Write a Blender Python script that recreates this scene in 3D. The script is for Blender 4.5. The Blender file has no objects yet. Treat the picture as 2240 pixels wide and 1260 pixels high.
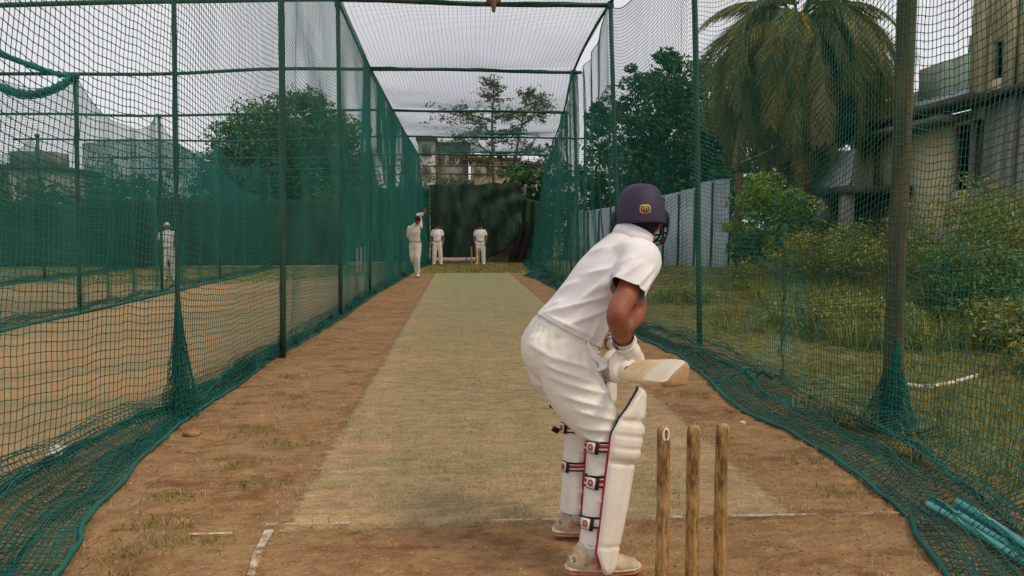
import bpy, bmesh, math, random
import numpy as np
from mathutils import Vector, Matrix
R = math.radians
scene = bpy.context.scene
COL = scene.collection
rng = np.random.default_rng(7)
random.seed(7)

# ------------------------------------------------------------------ camera, sky, sun, exposure
cam_d = bpy.data.cameras.new('camera'); cam = bpy.data.objects.new('camera', cam_d); COL.objects.link(cam)
cam.location = (0, 0, 1.3); cam.rotation_euler = (R(90 - 4.64), 0, R(-4.2))
cam_d.sensor_width = 36; cam_d.lens = 36 * 1540 / 2240; cam_d.clip_start = .05; cam_d.clip_end = 3000
scene.camera = cam
SUN_EL, SUN_AZ = 52, 118        # azimuth clockwise from +Y (the lane's direction)
world = bpy.data.worlds.new('World'); scene.world = world; world.use_nodes = True
wn, wl = world.node_tree.nodes, world.node_tree.links
wn.clear()
sky = wn.new('ShaderNodeTexSky'); sky.sky_type = 'NISHITA'; sky.sun_disc = False
sky.sun_elevation = R(SUN_EL); sky.sun_rotation = R(SUN_AZ); sky.dust_density = 6; sky.air_density = 1; sky.ozone_density = 1
wt = wn.new('ShaderNodeTexCoord'); wnz = wn.new('ShaderNodeTexNoise')
wnz.inputs['Scale'].default_value = 2.2; wnz.inputs['Detail'].default_value = 5; wnz.inputs['Roughness'].default_value = .55
wr = wn.new('ShaderNodeValToRGB')
wr.color_ramp.elements[0].position = .33; wr.color_ramp.elements[0].color = (7.3, 7.15, 7.75, 1)
wr.color_ramp.elements[1].position = .68; wr.color_ramp.elements[1].color = (9.6, 9.35, 9.6, 1)
wm = wn.new('ShaderNodeMix'); wm.data_type = 'RGBA'; wm.inputs[0].default_value = .93
wb = wn.new('ShaderNodeBackground'); wb.inputs[1].default_value = .1
wo = wn.new('ShaderNodeOutputWorld')
wl.new(wt.outputs['Generated'], wnz.inputs['Vector']); wl.new(wnz.outputs[0], wr.inputs[0])
wl.new(sky.outputs[0], wm.inputs[6]); wl.new(wr.outputs[0], wm.inputs[7]); wl.new(wm.outputs[2], wb.inputs[0]); wl.new(wb.outputs[0], wo.inputs[0])
sun_d = bpy.data.lights.new('sun', 'SUN'); sun_d.energy = 1.55; sun_d.angle = R(10); sun_d.color = (1, .83, .64)
sun = bpy.data.objects.new('sun', sun_d); COL.objects.link(sun)
sdir = Vector((math.sin(R(SUN_AZ)) * math.cos(R(SUN_EL)), math.cos(R(SUN_AZ)) * math.cos(R(SUN_EL)), math.sin(R(SUN_EL))))
sun.rotation_euler = sdir.to_track_quat('Z', 'Y').to_euler()
cy = scene.cycles; cy.max_bounces = 6; cy.diffuse_bounces = 3; cy.glossy_bounces = 2; cy.transmission_bounces = 3; cy.transparent_max_bounces = 6
vs = scene.view_settings
vs.view_transform = 'Standard'; vs.look = 'None'; vs.exposure = 0.0; vs.gamma = 1; vs.use_curve_mapping = False

# ------------------------------------------------------------------ helpers: materials
def srgb(r, g, b):
    f = lambda c: (c / 255 / 12.92) if c / 255 <= .04045 else ((c / 255 + .055) / 1.055) ** 2.4
    return (f(r), f(g), f(b))
MATS = {}
class NT:
    """small node-tree builder"""
    def __init__(s, name, rough=.8, spec=.3):
        s.m = bpy.data.materials.new(name); s.m.use_nodes = True
        s.n, s.l = s.m.node_tree.nodes, s.m.node_tree.links
        s.b = s.n['Principled BSDF']; s.b.inputs['Roughness'].default_value = rough; s.b.inputs['Specular IOR Level'].default_value = spec
        MATS[name] = s.m
    def node(s, t, **k):
        n = s.n.new(t)
        for a, v in k.items(): setattr(n, a, v)
        return n
    def pos(s): 
        if not hasattr(s, '_p'): s._p = s.node('ShaderNodeNewGeometry')
        return s._p.outputs['Position']
    def obj(s):
        if not hasattr(s, '_o'): s._o = s.node('ShaderNodeTexCoord')
        return s._o.outputs['Object']
    def scale(s, v, sc):
        n = s.node('ShaderNodeVectorMath', operation='MULTIPLY'); s.l.new(v, n.inputs[0]); n.inputs[1].default_value = sc; return n.outputs[0]
    def noise(s, v, scale, detail=4, rough=.55, dist=0):
        n = s.node('ShaderNodeTexNoise'); s.l.new(v, n.inputs['Vector']); n.inputs['Scale'].default_value = scale
        n.inputs['Detail'].default_value = detail; n.inputs['Roughness'].default_value = rough; n.inputs['Distortion'].default_value = dist
        return n.outputs[0]
    def voro(s, v, scale, feature='F1'):
        n = s.node('ShaderNodeTexVoronoi', feature=feature); s.l.new(v, n.inputs['Vector']); n.inputs['Scale'].default_value = scale; return n.outputs[0]
    def ramp(s, f, stops):
        n = s.node('ShaderNodeValToRGB'); s.l.new(f, n.inputs[0]); e = n.color_ramp.elements
        while len(e) < len(stops): e.new(.5)
        for q, (p, c) in zip(e, stops):
            q.position = p; q.color = (c, c, c, 1) if isinstance(c, (int, float)) else (*c, 1)
        return n.outputs[0]
    def mix(s, f, a, b, mode='MIX'):
        n = s.node('ShaderNodeMix', data_type='RGBA', blend_type=mode)
        for i, x in ((0, f), (6, a), (7, b)):
            if isinstance(x, (int, float)): n.inputs[i].default_value = x if i == 0 else (x, x, x, 1)
            elif isinstance(x, tuple): n.inputs[i].default_value = (*x, 1)
            else: s.l.new(x, n.inputs[i])
        return n.outputs[2]
    def math(s, op, a, b=0., clamp=False):
        n = s.node('ShaderNodeMath', operation=op, use_clamp=clamp)
        for i, x in ((0, a), (1, b)):
            if isinstance(x, (int, float)): n.inputs[i].default_value = x
            else: s.l.new(x, n.inputs[i])
        return n.outputs[0]
    def xyz(s, v):
        n = s.node('ShaderNodeSeparateXYZ'); s.l.new(v, n.inputs[0]); return n.outputs
    def step(s, v, a, b):
        n = s.node('ShaderNodeMapRange', interpolation_type='SMOOTHSTEP'); s.l.new(v, n.inputs[0]); n.inputs[1].default_value = a; n.inputs[2].default_value = b; return n.outputs[0]
    def attr(s, name):
        n = s.node('ShaderNodeAttribute', attribute_name=name); return n.outputs['Fac']
    def color(s, c):
        if isinstance(c, tuple): s.b.inputs['Base Color'].default_value = (*c, 1)
        else: s.l.new(c, s.b.inputs['Base Color'])
    def bump(s, h, strength=.4, dist=.01):
        n = s.node('ShaderNodeBump'); n.inputs['Strength'].default_value = strength; n.inputs['Distance'].default_value = dist
        s.l.new(h, n.inputs['Height']); s.l.new(n.outputs[0], s.b.inputs['Normal'])
def simple(name, c, rough=.8, var=.15, scale=8, bump=0, spec=.3, c2=None, bdist=.004, metallic=0):
    t = NT(name, rough, spec)
    v = t.obj(); n = t.noise(v, scale, 5, .6)
    a = c2 if c2 else tuple(x * (1 - var * 1.6) for x in c)
    b = tuple(min(1, x * (1 + var)) for x in c)
    t.color(t.ramp(n, [(.32, a), (.66, b)]))
    t.b.inputs['Metallic'].default_value = metallic
    if bump: t.bump(t.noise(v, scale * 6, 4, .6), bump, bdist)
    return t.m

# ------------------------------------------------------------------ helpers: meshes and objects
def tag(o, label=None, cat=None, group=None, kind=None):
    if label: o['label'] = label
    if cat: o['category'] = cat
    if group: o['group'] = group
    if kind: o['kind'] = kind
    return o
def mesh_np(name, verts, faces, smooth=False):
    """verts Nx3, faces: list of arrays (k-gons, same k per array)"""
    me = bpy.data.meshes.new(name)
    verts = np.asarray(verts, np.float32).reshape(-1, 3)
    if not isinstance(faces, list): faces = [faces]
    faces = [np.asarray(f, np.int32) for f in faces if len(f)]
    me.vertices.add(len(verts)); me.vertices.foreach_set('co', verts.ravel())
    tot = np.concatenate([np.full(len(f), f.shape[1], np.int32) for f in faces]); idx = np.concatenate([f.ravel() for f in faces])
    me.loops.add(len(idx)); me.loops.foreach_set('vertex_index', idx)
    me.polygons.add(len(tot)); st = np.zeros(len(tot), np.int32); st[1:] = np.cumsum(tot)[:-1]
    me.polygons.foreach_set('loop_start', st); me.polygons.foreach_set('loop_total', tot)
    me.update(calc_edges=True); me.validate()
    if smooth: me.polygons.foreach_set('use_smooth', np.ones(len(me.polygons), bool))
    return me
def obj(name, me, mat=None, parent=None, loc=None):
    o = bpy.data.objects.new(name, me); COL.objects.link(o)
    if mat is not None and me is not None and not me.materials: me.materials.append(MATS[mat] if isinstance(mat, str) else mat)
    if parent: o.parent = parent
    if loc is not None: o.location = loc
    return o
def empty(name, loc=(0, 0, 0), rz=0):
    o = bpy.data.objects.new(name, None); COL.objects.link(o); o.location = loc; o.rotation_euler = (0, 0, rz); o.empty_display_size = .2
    return o
class MB:
    """collects verts/faces"""
    def __init__(s): s.v = []; s.f = {}; s.n = 0
    def add(s, v, f):
        v = np.asarray(v, float).reshape(-1, 3)
        for fs in (f if isinstance(f, list) else [f]):
            fs = np.asarray(fs, int)
            if len(fs): s.f.setdefault(fs.shape[1], []).append(fs + s.n)
        s.v.append(v); s.n += len(v); return s
    def mesh(s, name, smooth=False):
        return mesh_np(name, np.concatenate(s.v), [np.concatenate(f) for f in s.f.values()], smooth)
    def build(s, name, mat, parent=None, smooth=False): return obj(name, s.mesh(name, smooth), mat, parent)
    def box(s, c, d, rz=0, ry=0):
        c = np.array(c, float); h = np.array(d, float) / 2
        v = np.array([(x, y, z) for x in (-1, 1) for y in (-1, 1) for z in (-1, 1)]) * h
        M = np.array(Matrix.Rotation(rz, 3, 'Z') @ Matrix.Rotation(ry, 3, 'Y'))
        return s.add(v @ M.T + c, np.array([(0, 1, 3, 2), (4, 6, 7, 5), (0, 4, 5, 1), (2, 3, 7, 6), (0, 2, 6, 4), (1, 5, 7, 3)]))
    def tube(s, pts, rad, n=8, cap=True, side=None, flat=None): return s.add(*loft(pts, rad, n, cap, side, flat))
def frames(p, side=None):
    p = np.asarray(p, float); t = np.gradient(p, axis=0); t /= np.linalg.norm(t, axis=1)[:, None] + 1e-12
    if side is None:
        side = np.array([0, 0, 1.]) if abs(t[0][2]) < .9 else np.array([1., 0, 0])
    A = []; s = np.asarray(side, float)
    for k in range(len(p)):
        s = s - t[k] * (s @ t[k]); s = s / (np.linalg.norm(s) + 1e-12); A.append(s)
    A = np.array(A); return t, A, np.cross(t, A)
def loft(pts, rad, n=8, cap=True, side=None, flat=None):
    """tube through pts. rad: scalar, list, or list of (a,b): a along 'side', b across."""
    p = np.asarray(pts, float); m = len(p)
    r = np.asarray(rad, float)
    if r.ndim == 0: r = np.full(m, float(r))
    if r.ndim == 1: r = np.stack([r, r], 1)
    t, A, B = frames(p, side)
    th = np.linspace(0, 2 * np.pi, n, endpoint=False)
    v = p[:, None] + A[:, None] * (np.cos(th)[None, :, None] * r[:, 0, None, None]) + B[:, None] * (np.sin(th)[None, :, None] * r[:, 1, None, None])
    v = v.reshape(-1, 3); i = np.arange(n); j = (i + 1) % n
    q = np.concatenate([np.stack([k * n + i, k * n + j, (k + 1) * n + j, (k + 1) * n + i], 1) for k in range(m - 1)])
    if not cap: return v, q
    v = np.concatenate([v, p[:1], p[-1:]]); c0, c1 = m * n, m * n + 1
    tri = np.concatenate([np.stack([j, i, np.full(n, c0)], 1), np.stack([(m - 1) * n + i, (m - 1) * n + j, np.full(n, c1)], 1)])
    return v, [q, tri]
def spline(pts, k=6):
    """Catmull-Rom through rows (any dimension)"""
    p = np.asarray(pts, float); P = np.concatenate([[2 * p[0] - p[1]], p, [2 * p[-1] - p[-2]]]); out = []
    for i in range(1, len(P) - 2):
        for t in np.linspace(0, 1, k, endpoint=False):
            a, b, c, d = P[i - 1], P[i], P[i + 1], P[i + 2]
            out.append(.5 * (2 * b + (c - a) * t + (2 * a - 5 * b + 4 * c - d) * t * t + (3 * b - a - 3 * c + d) * t ** 3))
    out.append(p[-1]); return np.array(out)
def limb(pts, rad, side=None, n=18, k=5):
    """smooth rounded limb; rad list of scalars or (a,b)"""
    r = np.asarray([(x, x) if np.isscalar(x) else x for x in rad], float)
    q = spline(np.concatenate([np.asarray(pts, float), r], 1), k)
    p, r = q[:, :3], q[:, 3:]
    d0 = p[0] - p[1]; d0 /= np.linalg.norm(d0); d1 = p[-1] - p[-2]; d1 /= np.linalg.norm(d1)
    e = [(.45, .89), (.8, .6), (.96, .25)]
    m0, m1 = r[0].min(), r[-1].min()
    p = np.concatenate([[p[0] + d0 * m0 * a for a, _ in e[::-1]], p, [p[-1] + d1 * m1 * a for a, _ in e]])
    r = np.concatenate([[r[0] * b for _, b in e[::-1]], r, [r[-1] * b for _, b in e]])
    return loft(p, r, n, True, side)
def hash3(ix, iy, iz):
    h = (ix * 374761393 + iy * 668265263 + iz * 2147483647 + 1013904223) & 0xffffffff
    h = ((h ^ (h >> 13)) * 1274126177) & 0xffffffff
    return ((h ^ (h >> 16)) & 0xffff) / 65535.
def vnoise(p):
    p = np.asarray(p, float); i = np.floor(p).astype(np.int64); f = p - i; f = f * f * (3 - 2 * f); o = 0
    for dx in (0, 1):
        for dy in (0, 1):
            for dz in (0, 1):
                w = (f[..., 0] if dx else 1 - f[..., 0]) * (f[..., 1] if dy else 1 - f[..., 1]) * (f[..., 2] if dz else 1 - f[..., 2])
                o = o + w * hash3(i[..., 0] + dx, i[..., 1] + dy, i[..., 2] + dz)
    return o * 2 - 1
def fbm(p, o=4):
    p = np.asarray(p, float); a, s = 1., 0
    for k in range(o): s = s + a * vnoise(p * 2 ** k + 17.3 * k); a *= .5
    return s
def sstep(x, a, b): t = np.clip((x - a) / (b - a), 0, 1); return t * t * (3 - 2 * t)
def remesh(parts, voxel, smooth=4, factor=.5, disp=None):
    """union of closed pieces as ONE continuous smooth surface"""
    mb = MB()
    for v, f in parts: mb.add(v, f)
    me = mb.mesh('tmp'); o = bpy.data.objects.new('tmp', me); COL.objects.link(o)
    md = o.modifiers.new('r', 'REMESH'); md.mode = 'VOXEL'; md.voxel_size = voxel
    if smooth:
        ms = o.modifiers.new('s', 'SMOOTH'); ms.factor = factor; ms.iterations = smooth
    dg = bpy.context.evaluated_depsgraph_get(); out = bpy.data.meshes.new_from_object(o.evaluated_get(dg))
    bpy.data.objects.remove(o); bpy.data.meshes.remove(me)
    if disp:
        nv = len(out.vertices); co = np.zeros(nv * 3, np.float32); no = np.zeros(nv * 3, np.float32)
        out.vertices.foreach_get('co', co); out.vertices.foreach_get('normal', no)
        co, no = co.reshape(-1, 3).astype(float), no.reshape(-1, 3).astype(float)
        out.vertices.foreach_set('co', (co + no * disp(co, no)[:, None]).astype(np.float32).ravel()); out.update()
    out.polygons.foreach_set('use_smooth', np.ones(len(out.polygons), bool))
    out.materials.clear(); return out
def cutmesh(me, co, no, c=None, rad=None):
    """open a hem: drop everything on the no side of a plane (within rad of c)"""
    bm = bmesh.new(); bm.from_mesh(me); co, no = Vector(co), Vector(no)
    vs_ = [v for v in bm.verts if c is None or (v.co - Vector(c)).length < rad]; st = set(vs_)
    es = [e for e in bm.edges if e.verts[0] in st and e.verts[1] in st]; fs = [f for f in bm.faces if all(v in st for v in f.verts)]
    bmesh.ops.bisect_plane(bm, geom=vs_ + es + fs, plane_co=co, plane_no=no, clear_outer=True); bm.to_mesh(me); bm.free()
    me.polygons.foreach_set('use_smooth', np.ones(len(me.polygons), bool)); return me
def rev(prof, n=24):
    """lathe around z from (r,z) list"""
    pr = np.array(prof, float); th = np.linspace(0, 2 * np.pi, n, endpoint=False)
    v = np.stack([pr[:, 0, None] * np.cos(th), pr[:, 0, None] * np.sin(th), np.repeat(pr[:, 1, None], n, 1)], 2).reshape(-1, 3)
    i = np.arange(n); j = (i + 1) % n
    q = np.concatenate([np.stack([k * n + i, k * n + j, (k + 1) * n + j, (k + 1) * n + i], 1) for k in range(len(pr) - 1)])
    return v, q
def setattr_face(me, name, vals):
    a = me.attributes.new(name, 'FLOAT', 'FACE'); a.data.foreach_set('value', np.asarray(vals, np.float32))
# ------------------------------------------------------------------ materials
def ground_mat():
    t = NT('ground_soil', .95, .15); P = t.pos(); X, Y, Z = t.xyz(P)
    st = t.scale(P, (.9, 1.5, 1.))
    n1 = t.noise(st, 1.3, 6, .6); n2 = t.noise(st, 9, 5, .65); n3 = t.noise(P, 45, 3, .6)
    dirt = t.ramp(n2, [(.3, srgb(98, 70, 46)), (.46, srgb(142, 107, 72)), (.6, srgb(158, 124, 85)), (.75, srgb(188, 155, 112))])
    dirt = t.mix(t.ramp(n1, [(.4, 0.), (.65, .7)]), dirt, srgb(166, 137, 98))
    dirt = t.mix(t.ramp(n3, [(.62, 0.), (.72, .7)]), dirt, srgb(205, 178, 140))
    dirt = t.mix(t.ramp(n3, [(.28, .6), (.36, 0.)]), dirt, srgb(105, 70, 48))
    dirt = t.mix(t.ramp(t.noise(st, 3.2, 5, .6), [(.54, 0.), (.66, .55)]), dirt, srgb(112, 78, 54))
    w = t.math('MULTIPLY', t.math('SUBTRACT', n1, .5), 3.0)
    # ochre sand of the neighbouring lanes, in bands across
    band = t.noise(t.scale(P, (.12, 1.1, 1)), 1.2, 3, .5)
    sand = t.ramp(band, [(.36, srgb(182, 146, 100)), (.47, srgb(168, 142, 102)), (.56, srgb(144, 134, 96)), (.64, srgb(172, 142, 100))])
    sand = t.mix(t.ramp(n2, [(.4, 0.), (.7, .4)]), sand, srgb(170, 130, 88))
    c = t.mix(t.step(t.math('ADD', X, t.math('MULTIPLY', w, .25)), -2.1, -2.7), dirt, sand)
    # dry grass outside the right net, and beyond the far end
    gr = t.ramp(n2, [(.3, srgb(70, 74, 36)), (.5, srgb(108, 108, 52)), (.7, srgb(142, 130, 76))])
    gr = t.mix(t.ramp(n1, [(.5, 0.), (.75, .45)]), gr, srgb(146, 112, 74))
    c = t.mix(t.step(t.math('ADD', X, t.math('MULTIPLY', w, .5)), 2.3, 3.1), c, gr)
    gr2 = t.ramp(n2, [(.3, srgb(110, 108, 62)), (.55, srgb(146, 134, 84)), (.75, srgb(176, 146, 100))])
    c = t.mix(t.step(t.math('ADD', Y, t.math('MULTIPLY', w, 2.2)), 19.5, 22.5), c, gr2)
    c = t.mix(t.step(Y, 60, 110), c, srgb(84, 98, 60))
    t.color(c); t.bump(t.math('ADD', n2, t.math('MULTIPLY', n3, .6)), 1., .03)
def pitch_mat():
    t = NT('pitch_turf', .95, .12); P = t.pos(); X, Y, Z = t.xyz(P)
    st = t.scale(P, (.7, 1.7, 1)); n1 = t.noise(st, 1.3, 6, .65); n2 = t.noise(st, 8, 7, .75); n3 = t.noise(t.scale(P, (1, 1.6, 1)), 50, 4, .7)
    g = t.ramp(n2, [(.3, srgb(116, 108, 74)), (.5, srgb(150, 136, 98)), (.72, srgb(180, 156, 116))])
    far = t.step(Y, 6, 17)
    g = t.mix(t.math('MULTIPLY', far, .8), g, t.ramp(n2, [(.3, srgb(122, 130, 90)), (.7, srgb(154, 154, 110))]))
    sand = t.ramp(n2, [(.3, srgb(150, 120, 88)), (.55, srgb(182, 152, 114)), (.75, srgb(206, 178, 140))])
    near = t.step(Y, 9.5, 3.0)
    edge = t.math('ABSOLUTE', t.math('SUBTRACT', X, .37)); ed = t.step(edge, .45, 1.2)
    k = t.math('ADD', t.math('MULTIPLY', near, .45), t.math('SUBTRACT', t.math('MULTIPLY', ed, .5), .14))
    k = t.math('ADD', k, t.math('ADD', t.math('MULTIPLY', t.math('SUBTRACT', n1, .5), 3.4), t.math('MULTIPLY', t.math('SUBTRACT', t.noise(st, 4.2, 5, .65), .5), 2.2)), True)
    c = t.mix(k, g, sand)
    c = t.mix(t.ramp(n3, [(.56, 0.), (.68, .6)]), c, srgb(204, 178, 138))
    c = t.mix(t.ramp(n3, [(.34, .6), (.44, 0.)]), c, srgb(104, 88, 58))
    t.color(c); t.bump(t.math('ADD', t.math('MULTIPLY', n2, .6), t.math('MULTIPLY', n3, .6)), .8, .015)
    # the strip's worn edge breaks up into the soil
    a = t.math('SUBTRACT', 1.19, edge); a2 = t.math('MINIMUM', t.math('MULTIPLY', t.math('SUBTRACT', Y, 3.0), 1.), t.math('SUBTRACT', 21.75, Y))
    a = t.math('MINIMUM', a, a2); a = t.math('ADD', a, t.math('MULTIPLY', t.math('SUBTRACT', t.noise(P, 14, 5, .7), .5), .22))
    t.l.new(t.step(a, -.02, .09), t.b.inputs['Alpha'])
def chalk_mat():
    t = NT('chalk_paint', .9, .1); P = t.pos(); n = t.noise(P, 22, 5, .7); n2 = t.noise(P, 2.2, 2, .5)
    t.color(t.ramp(n, [(.3, srgb(190, 172, 146)), (.6, srgb(228, 216, 200))]))
    t.l.new(t.ramp(t.math('ADD', n, t.math('MULTIPLY', n2, .7)), [(.72, 0.), (1.0, .8)]), t.b.inputs['Alpha'])
def cloth_mat(name, c, scale=900, rough=.85, dirt=None, sheen=.2, wrinkle=.38):
    t = NT(name, rough, .2); v = t.obj(); n = t.noise(v, 5, 4, .6)
    k = tuple(x * .9 for x in c)
    col = t.ramp(n, [(.35, k), (.65, c)])
    if dirt: col = t.mix(t.ramp(t.noise(v, 9, 5, .7), [(.55, 0.), (.8, .5)]), col, dirt)
    t.color(col); t.bump(t.math('ADD', t.math('ADD', t.noise(t.scale(v, (1, 1, 1.6)), 9, 3, .5, .25), t.math('MULTIPLY', t.noise(v, 34, 3, .6), .35)), t.math('MULTIPLY', t.noise(v, scale, 2), .08)), wrinkle, .012)
    t.b.inputs['Sheen Weight'].default_value = sheen
def skin_mat():
    t = NT('skin', .55, .4); v = t.obj(); n = t.noise(v, 14, 4, .6)
    t.color(t.ramp(n, [(.35, srgb(128, 74, 50)), (.65, srgb(150, 90, 62))]))
    t.b.inputs['Subsurface Weight'].default_value = .08; t.b.inputs['Subsurface Radius'].default_value = (.01, .004, .002)
    t.bump(t.noise(v, 160, 3), .12, .002)
def leaf_mat(name, stops, trans=.3, rough=.6):
    t = NT(name, rough, .3); a = t.attr('rnd')
    c = t.ramp(a, stops); t.color(c)
    tr = t.node('ShaderNodeBsdfTranslucent'); t.l.new(c, tr.inputs[0]); ms = t.node('ShaderNodeMixShader'); ms.inputs[0].default_value = trans
    o = t.n['Material Output']; t.l.new(t.b.outputs[0], ms.inputs[1]); t.l.new(tr.outputs[0], ms.inputs[2]); t.l.new(ms.outputs[0], o.inputs[0])
def wall_mat(name, c, stain, amt=.75):
    t = NT(name, .9, .15); P = t.pos()
    n = t.noise(t.scale(P, (1, 1, .25)), 1.4, 6, .65); n2 = t.noise(P, 6, 5, .65)
    col = t.mix(t.ramp(n, [(.42, 0.), (.68, amt)]), c, stain); col = t.mix(t.ramp(n2, [(.5, 0.), (.75, .4)]), col, tuple(x * .7 for x in stain))
    t.color(col); t.bump(n2, .3, .02)
def wood_mat():
    t = NT('stump_wood', .6, .35); v = t.obj(); st = t.scale(v, (1, 1, .06)); n = t.noise(st, 130, 5, .65)
    c = t.ramp(n, [(.3, srgb(136, 98, 54)), (.5, srgb(174, 136, 82)), (.7, srgb(196, 162, 106))])
    d = t.noise(t.scale(v, (1, 1, .3)), 30, 6, .75); c = t.mix(t.ramp(d, [(.46, 0.), (.62, .9)]), c, srgb(74, 52, 30))
    t.color(c); t.bump(n, .3, .002)
def pole_mat():
    t = NT('pole_paint', .55, .4); P = t.pos(); n = t.noise(t.scale(P, (1, 1, .4)), 9, 6, .7); n2 = t.noise(P, 40, 4, .6)
    c = t.ramp(n, [(.35, srgb(24, 58, 46)), (.55, srgb(38, 76, 60)), (.68, srgb(74, 66, 44)), (.8, srgb(98, 72, 46))]); t.color(c); t.bump(n2, .25, .003)
def rust_pole_mat():
    t = NT('pole_rust', .7, .3); P = t.pos(); n = t.noise(t.scale(P, (1, 1, .3)), 8, 6, .7)
    t.color(t.ramp(n, [(.3, srgb(44, 56, 36)), (.5, srgb(82, 72, 40)), (.72, srgb(118, 94, 48))])); t.bump(t.noise(P, 40, 4), .3, .004)
def net_mat(name, c):
    t = NT(name, .6, .25); P = t.pos(); n = t.noise(P, 1.3, 3, .5)
    t.color(t.ramp(n, [(.3, tuple(x * .6 for x in c)), (.7, c)]))
def tarp_mat(name, c, c2):
    t = NT(name, .8, .2); P = t.pos(); n = t.noise(P, 1.2, 5, .6)
    t.color(t.ramp(n, [(.35, c), (.7, c2)])); t.bump(t.noise(P, 60, 3), .2, .004)
def sheet_mat():
    t = NT('corrugated_metal', .5, .4); P = t.pos(); n = t.noise(t.scale(P, (1, 1, .3)), 3, 6, .7)
    t.color(t.ramp(n, [(.35, srgb(150, 160, 164)), (.6, srgb(182, 190, 194)), (.78, srgb(150, 138, 120))])); t.b.inputs['Metallic'].default_value = .25
ground_mat(); pitch_mat(); chalk_mat(); skin_mat(); wood_mat(); pole_mat(); rust_pole_mat(); sheet_mat()
cloth_mat('white_cotton', srgb(236, 232, 230)); cloth_mat('cream_trousers', srgb(232, 226, 214)); cloth_mat('dusty_whites', srgb(226, 216, 200))
cloth_mat('pad_leather', srgb(236, 228, 212), 60, .45, srgb(186, 164, 132), 0, .2); cloth_mat('pad_canvas', srgb(226, 220, 208), 700)
simple('red_trim', srgb(176, 40, 40), .6); simple('navy_trim', srgb(34, 36, 48), .6); simple('black_strap', srgb(30, 28, 30), .7)
simple('blue_trim', srgb(52, 78, 130), .6); simple('helmet_navy', srgb(54, 45, 68), .62, .06, 40, .12, .35); simple('grille_black', srgb(22, 22, 24), .4, .1, 8, 0, .5)
simple('badge_gold', srgb(196, 164, 92), .45); simple('badge_brown', srgb(92, 66, 40), .6); simple('hair_black', srgb(26, 20, 18), .8, .2, 60, .4)
simple('shoe_upper', srgb(190, 170, 140), .75, .2, 24, .5); simple('shoe_sole', srgb(180, 118, 88), .7, .2, 20); simple('shoe_mid', srgb(206, 190, 162), .7, .2, 20); simple('shoe_grey', srgb(120, 112, 108), .8, .2, 20); simple('shoe_white', srgb(222, 212, 200), .7); simple('sock', srgb(200, 192, 196), .9)
simple('cap_black', srgb(34, 30, 30), .9); simple('belt_brown', srgb(150, 120, 92), .7)
simple('willow', srgb(222, 194, 150), .5, .1, 6, .1); simple('willow_pale', srgb(238, 222, 196), .5, .06); simple('bat_edge', srgb(176, 140, 98), .6)
simple('grip', srgb(60, 56, 60), .8)
net_mat('net_green', (.012, .172, .134)); net_mat('net_rope', (.010, .15, .115)); net_mat('net_teal', (.014, .23, .20))
tarp_mat('tarp_dark', srgb(38, 58, 48), srgb(50, 72, 58)); tarp_mat('tarp_teal', srgb(20, 74, 66), srgb(30, 96, 86)); tarp_mat('tarp_brown', srgb(96, 88, 72), srgb(122, 108, 86)); tarp_mat('tarp_black', srgb(26, 24, 22), srgb(44, 40, 36))
wall_mat('wall_cream', srgb(220, 204, 162), srgb(150, 134, 106), .5); wall_mat('wall_grey', srgb(158, 150, 140), srgb(84, 76, 70)); wall_mat('wall_greenish', srgb(180, 190, 172), srgb(132, 138, 124)); wall_mat('wall_far', srgb(132, 128, 120), srgb(100, 95, 88)); wall_mat('wall_ochre', srgb(158, 146, 112), srgb(120, 112, 92)); simple('glass_far', srgb(100, 98, 92), .4); wall_mat('wall_pale', srgb(170, 166, 158), srgb(134, 128, 120))
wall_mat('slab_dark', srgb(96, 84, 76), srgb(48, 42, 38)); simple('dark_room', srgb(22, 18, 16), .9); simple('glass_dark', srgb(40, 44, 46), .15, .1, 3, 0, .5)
simple('bark', srgb(104, 84, 66), .9, .25, 10, .5, .2, None, .02); simple('palm_bark', srgb(120, 98, 74), .9, .25, 6, .6, .2, None, .03); simple('post_wood', srgb(96, 66, 48), .9, .25, 9, .5)
leaf_mat('leaf_dense', [(0, srgb(46, 74, 34)), (.5, srgb(82, 114, 52)), (1, srgb(128, 150, 76))]); leaf_mat('leaf_broad', [(0, srgb(34, 66, 40)), (.5, srgb(56, 98, 54)), (1, srgb(88, 128, 72))])
leaf_mat('leaf_far', [(0, srgb(72, 76, 54)), (.5, srgb(96, 98, 70)), (1, srgb(122, 122, 90))]); leaf_mat('leaf_bright', [(0, srgb(92, 128, 40)), (.5, srgb(138, 168, 58)), (1, srgb(180, 196, 90))])
leaf_mat('leaf_weed', [(0, srgb(76, 90, 34)), (.5, srgb(124, 130, 50)), (1, srgb(172, 166, 76))]); leaf_mat('leaf_belt', [(0, srgb(52, 68, 44)), (.5, srgb(78, 92, 56)), (1, srgb(108, 114, 74))])
leaf_mat('frond_green', [(0, srgb(72, 84, 42)), (.5, srgb(118, 118, 60)), (1, srgb(166, 150, 80))]); leaf_mat('frond_dry', [(0, srgb(104, 86, 52)), (.5, srgb(140, 116, 66)), (1, srgb(170, 146, 84))]); leaf_mat('frond_gold', [(0, srgb(150, 142, 58)), (.5, srgb(188, 170, 70)), (1, srgb(208, 184, 90))])
leaf_mat('grass_blade', [(0, srgb(76, 90, 36)), (.5, srgb(120, 124, 52)), (1, srgb(168, 152, 86))]); leaf_mat('straw', [(0, srgb(150, 120, 80)), (.5, srgb(190, 160, 116)), (1, srgb(216, 194, 156))], .1)
simple('clod', srgb(158, 116, 82), .95, .2, 30, .5); simple('stone_pale', srgb(214, 200, 184), .9, .12, 12, .4); simple('pipe_teal', srgb(84, 172, 168), .45, .12, 14, .1, .4, srgb(104, 156, 146)); simple('stick_white', srgb(222, 208, 190), .8)
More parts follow.
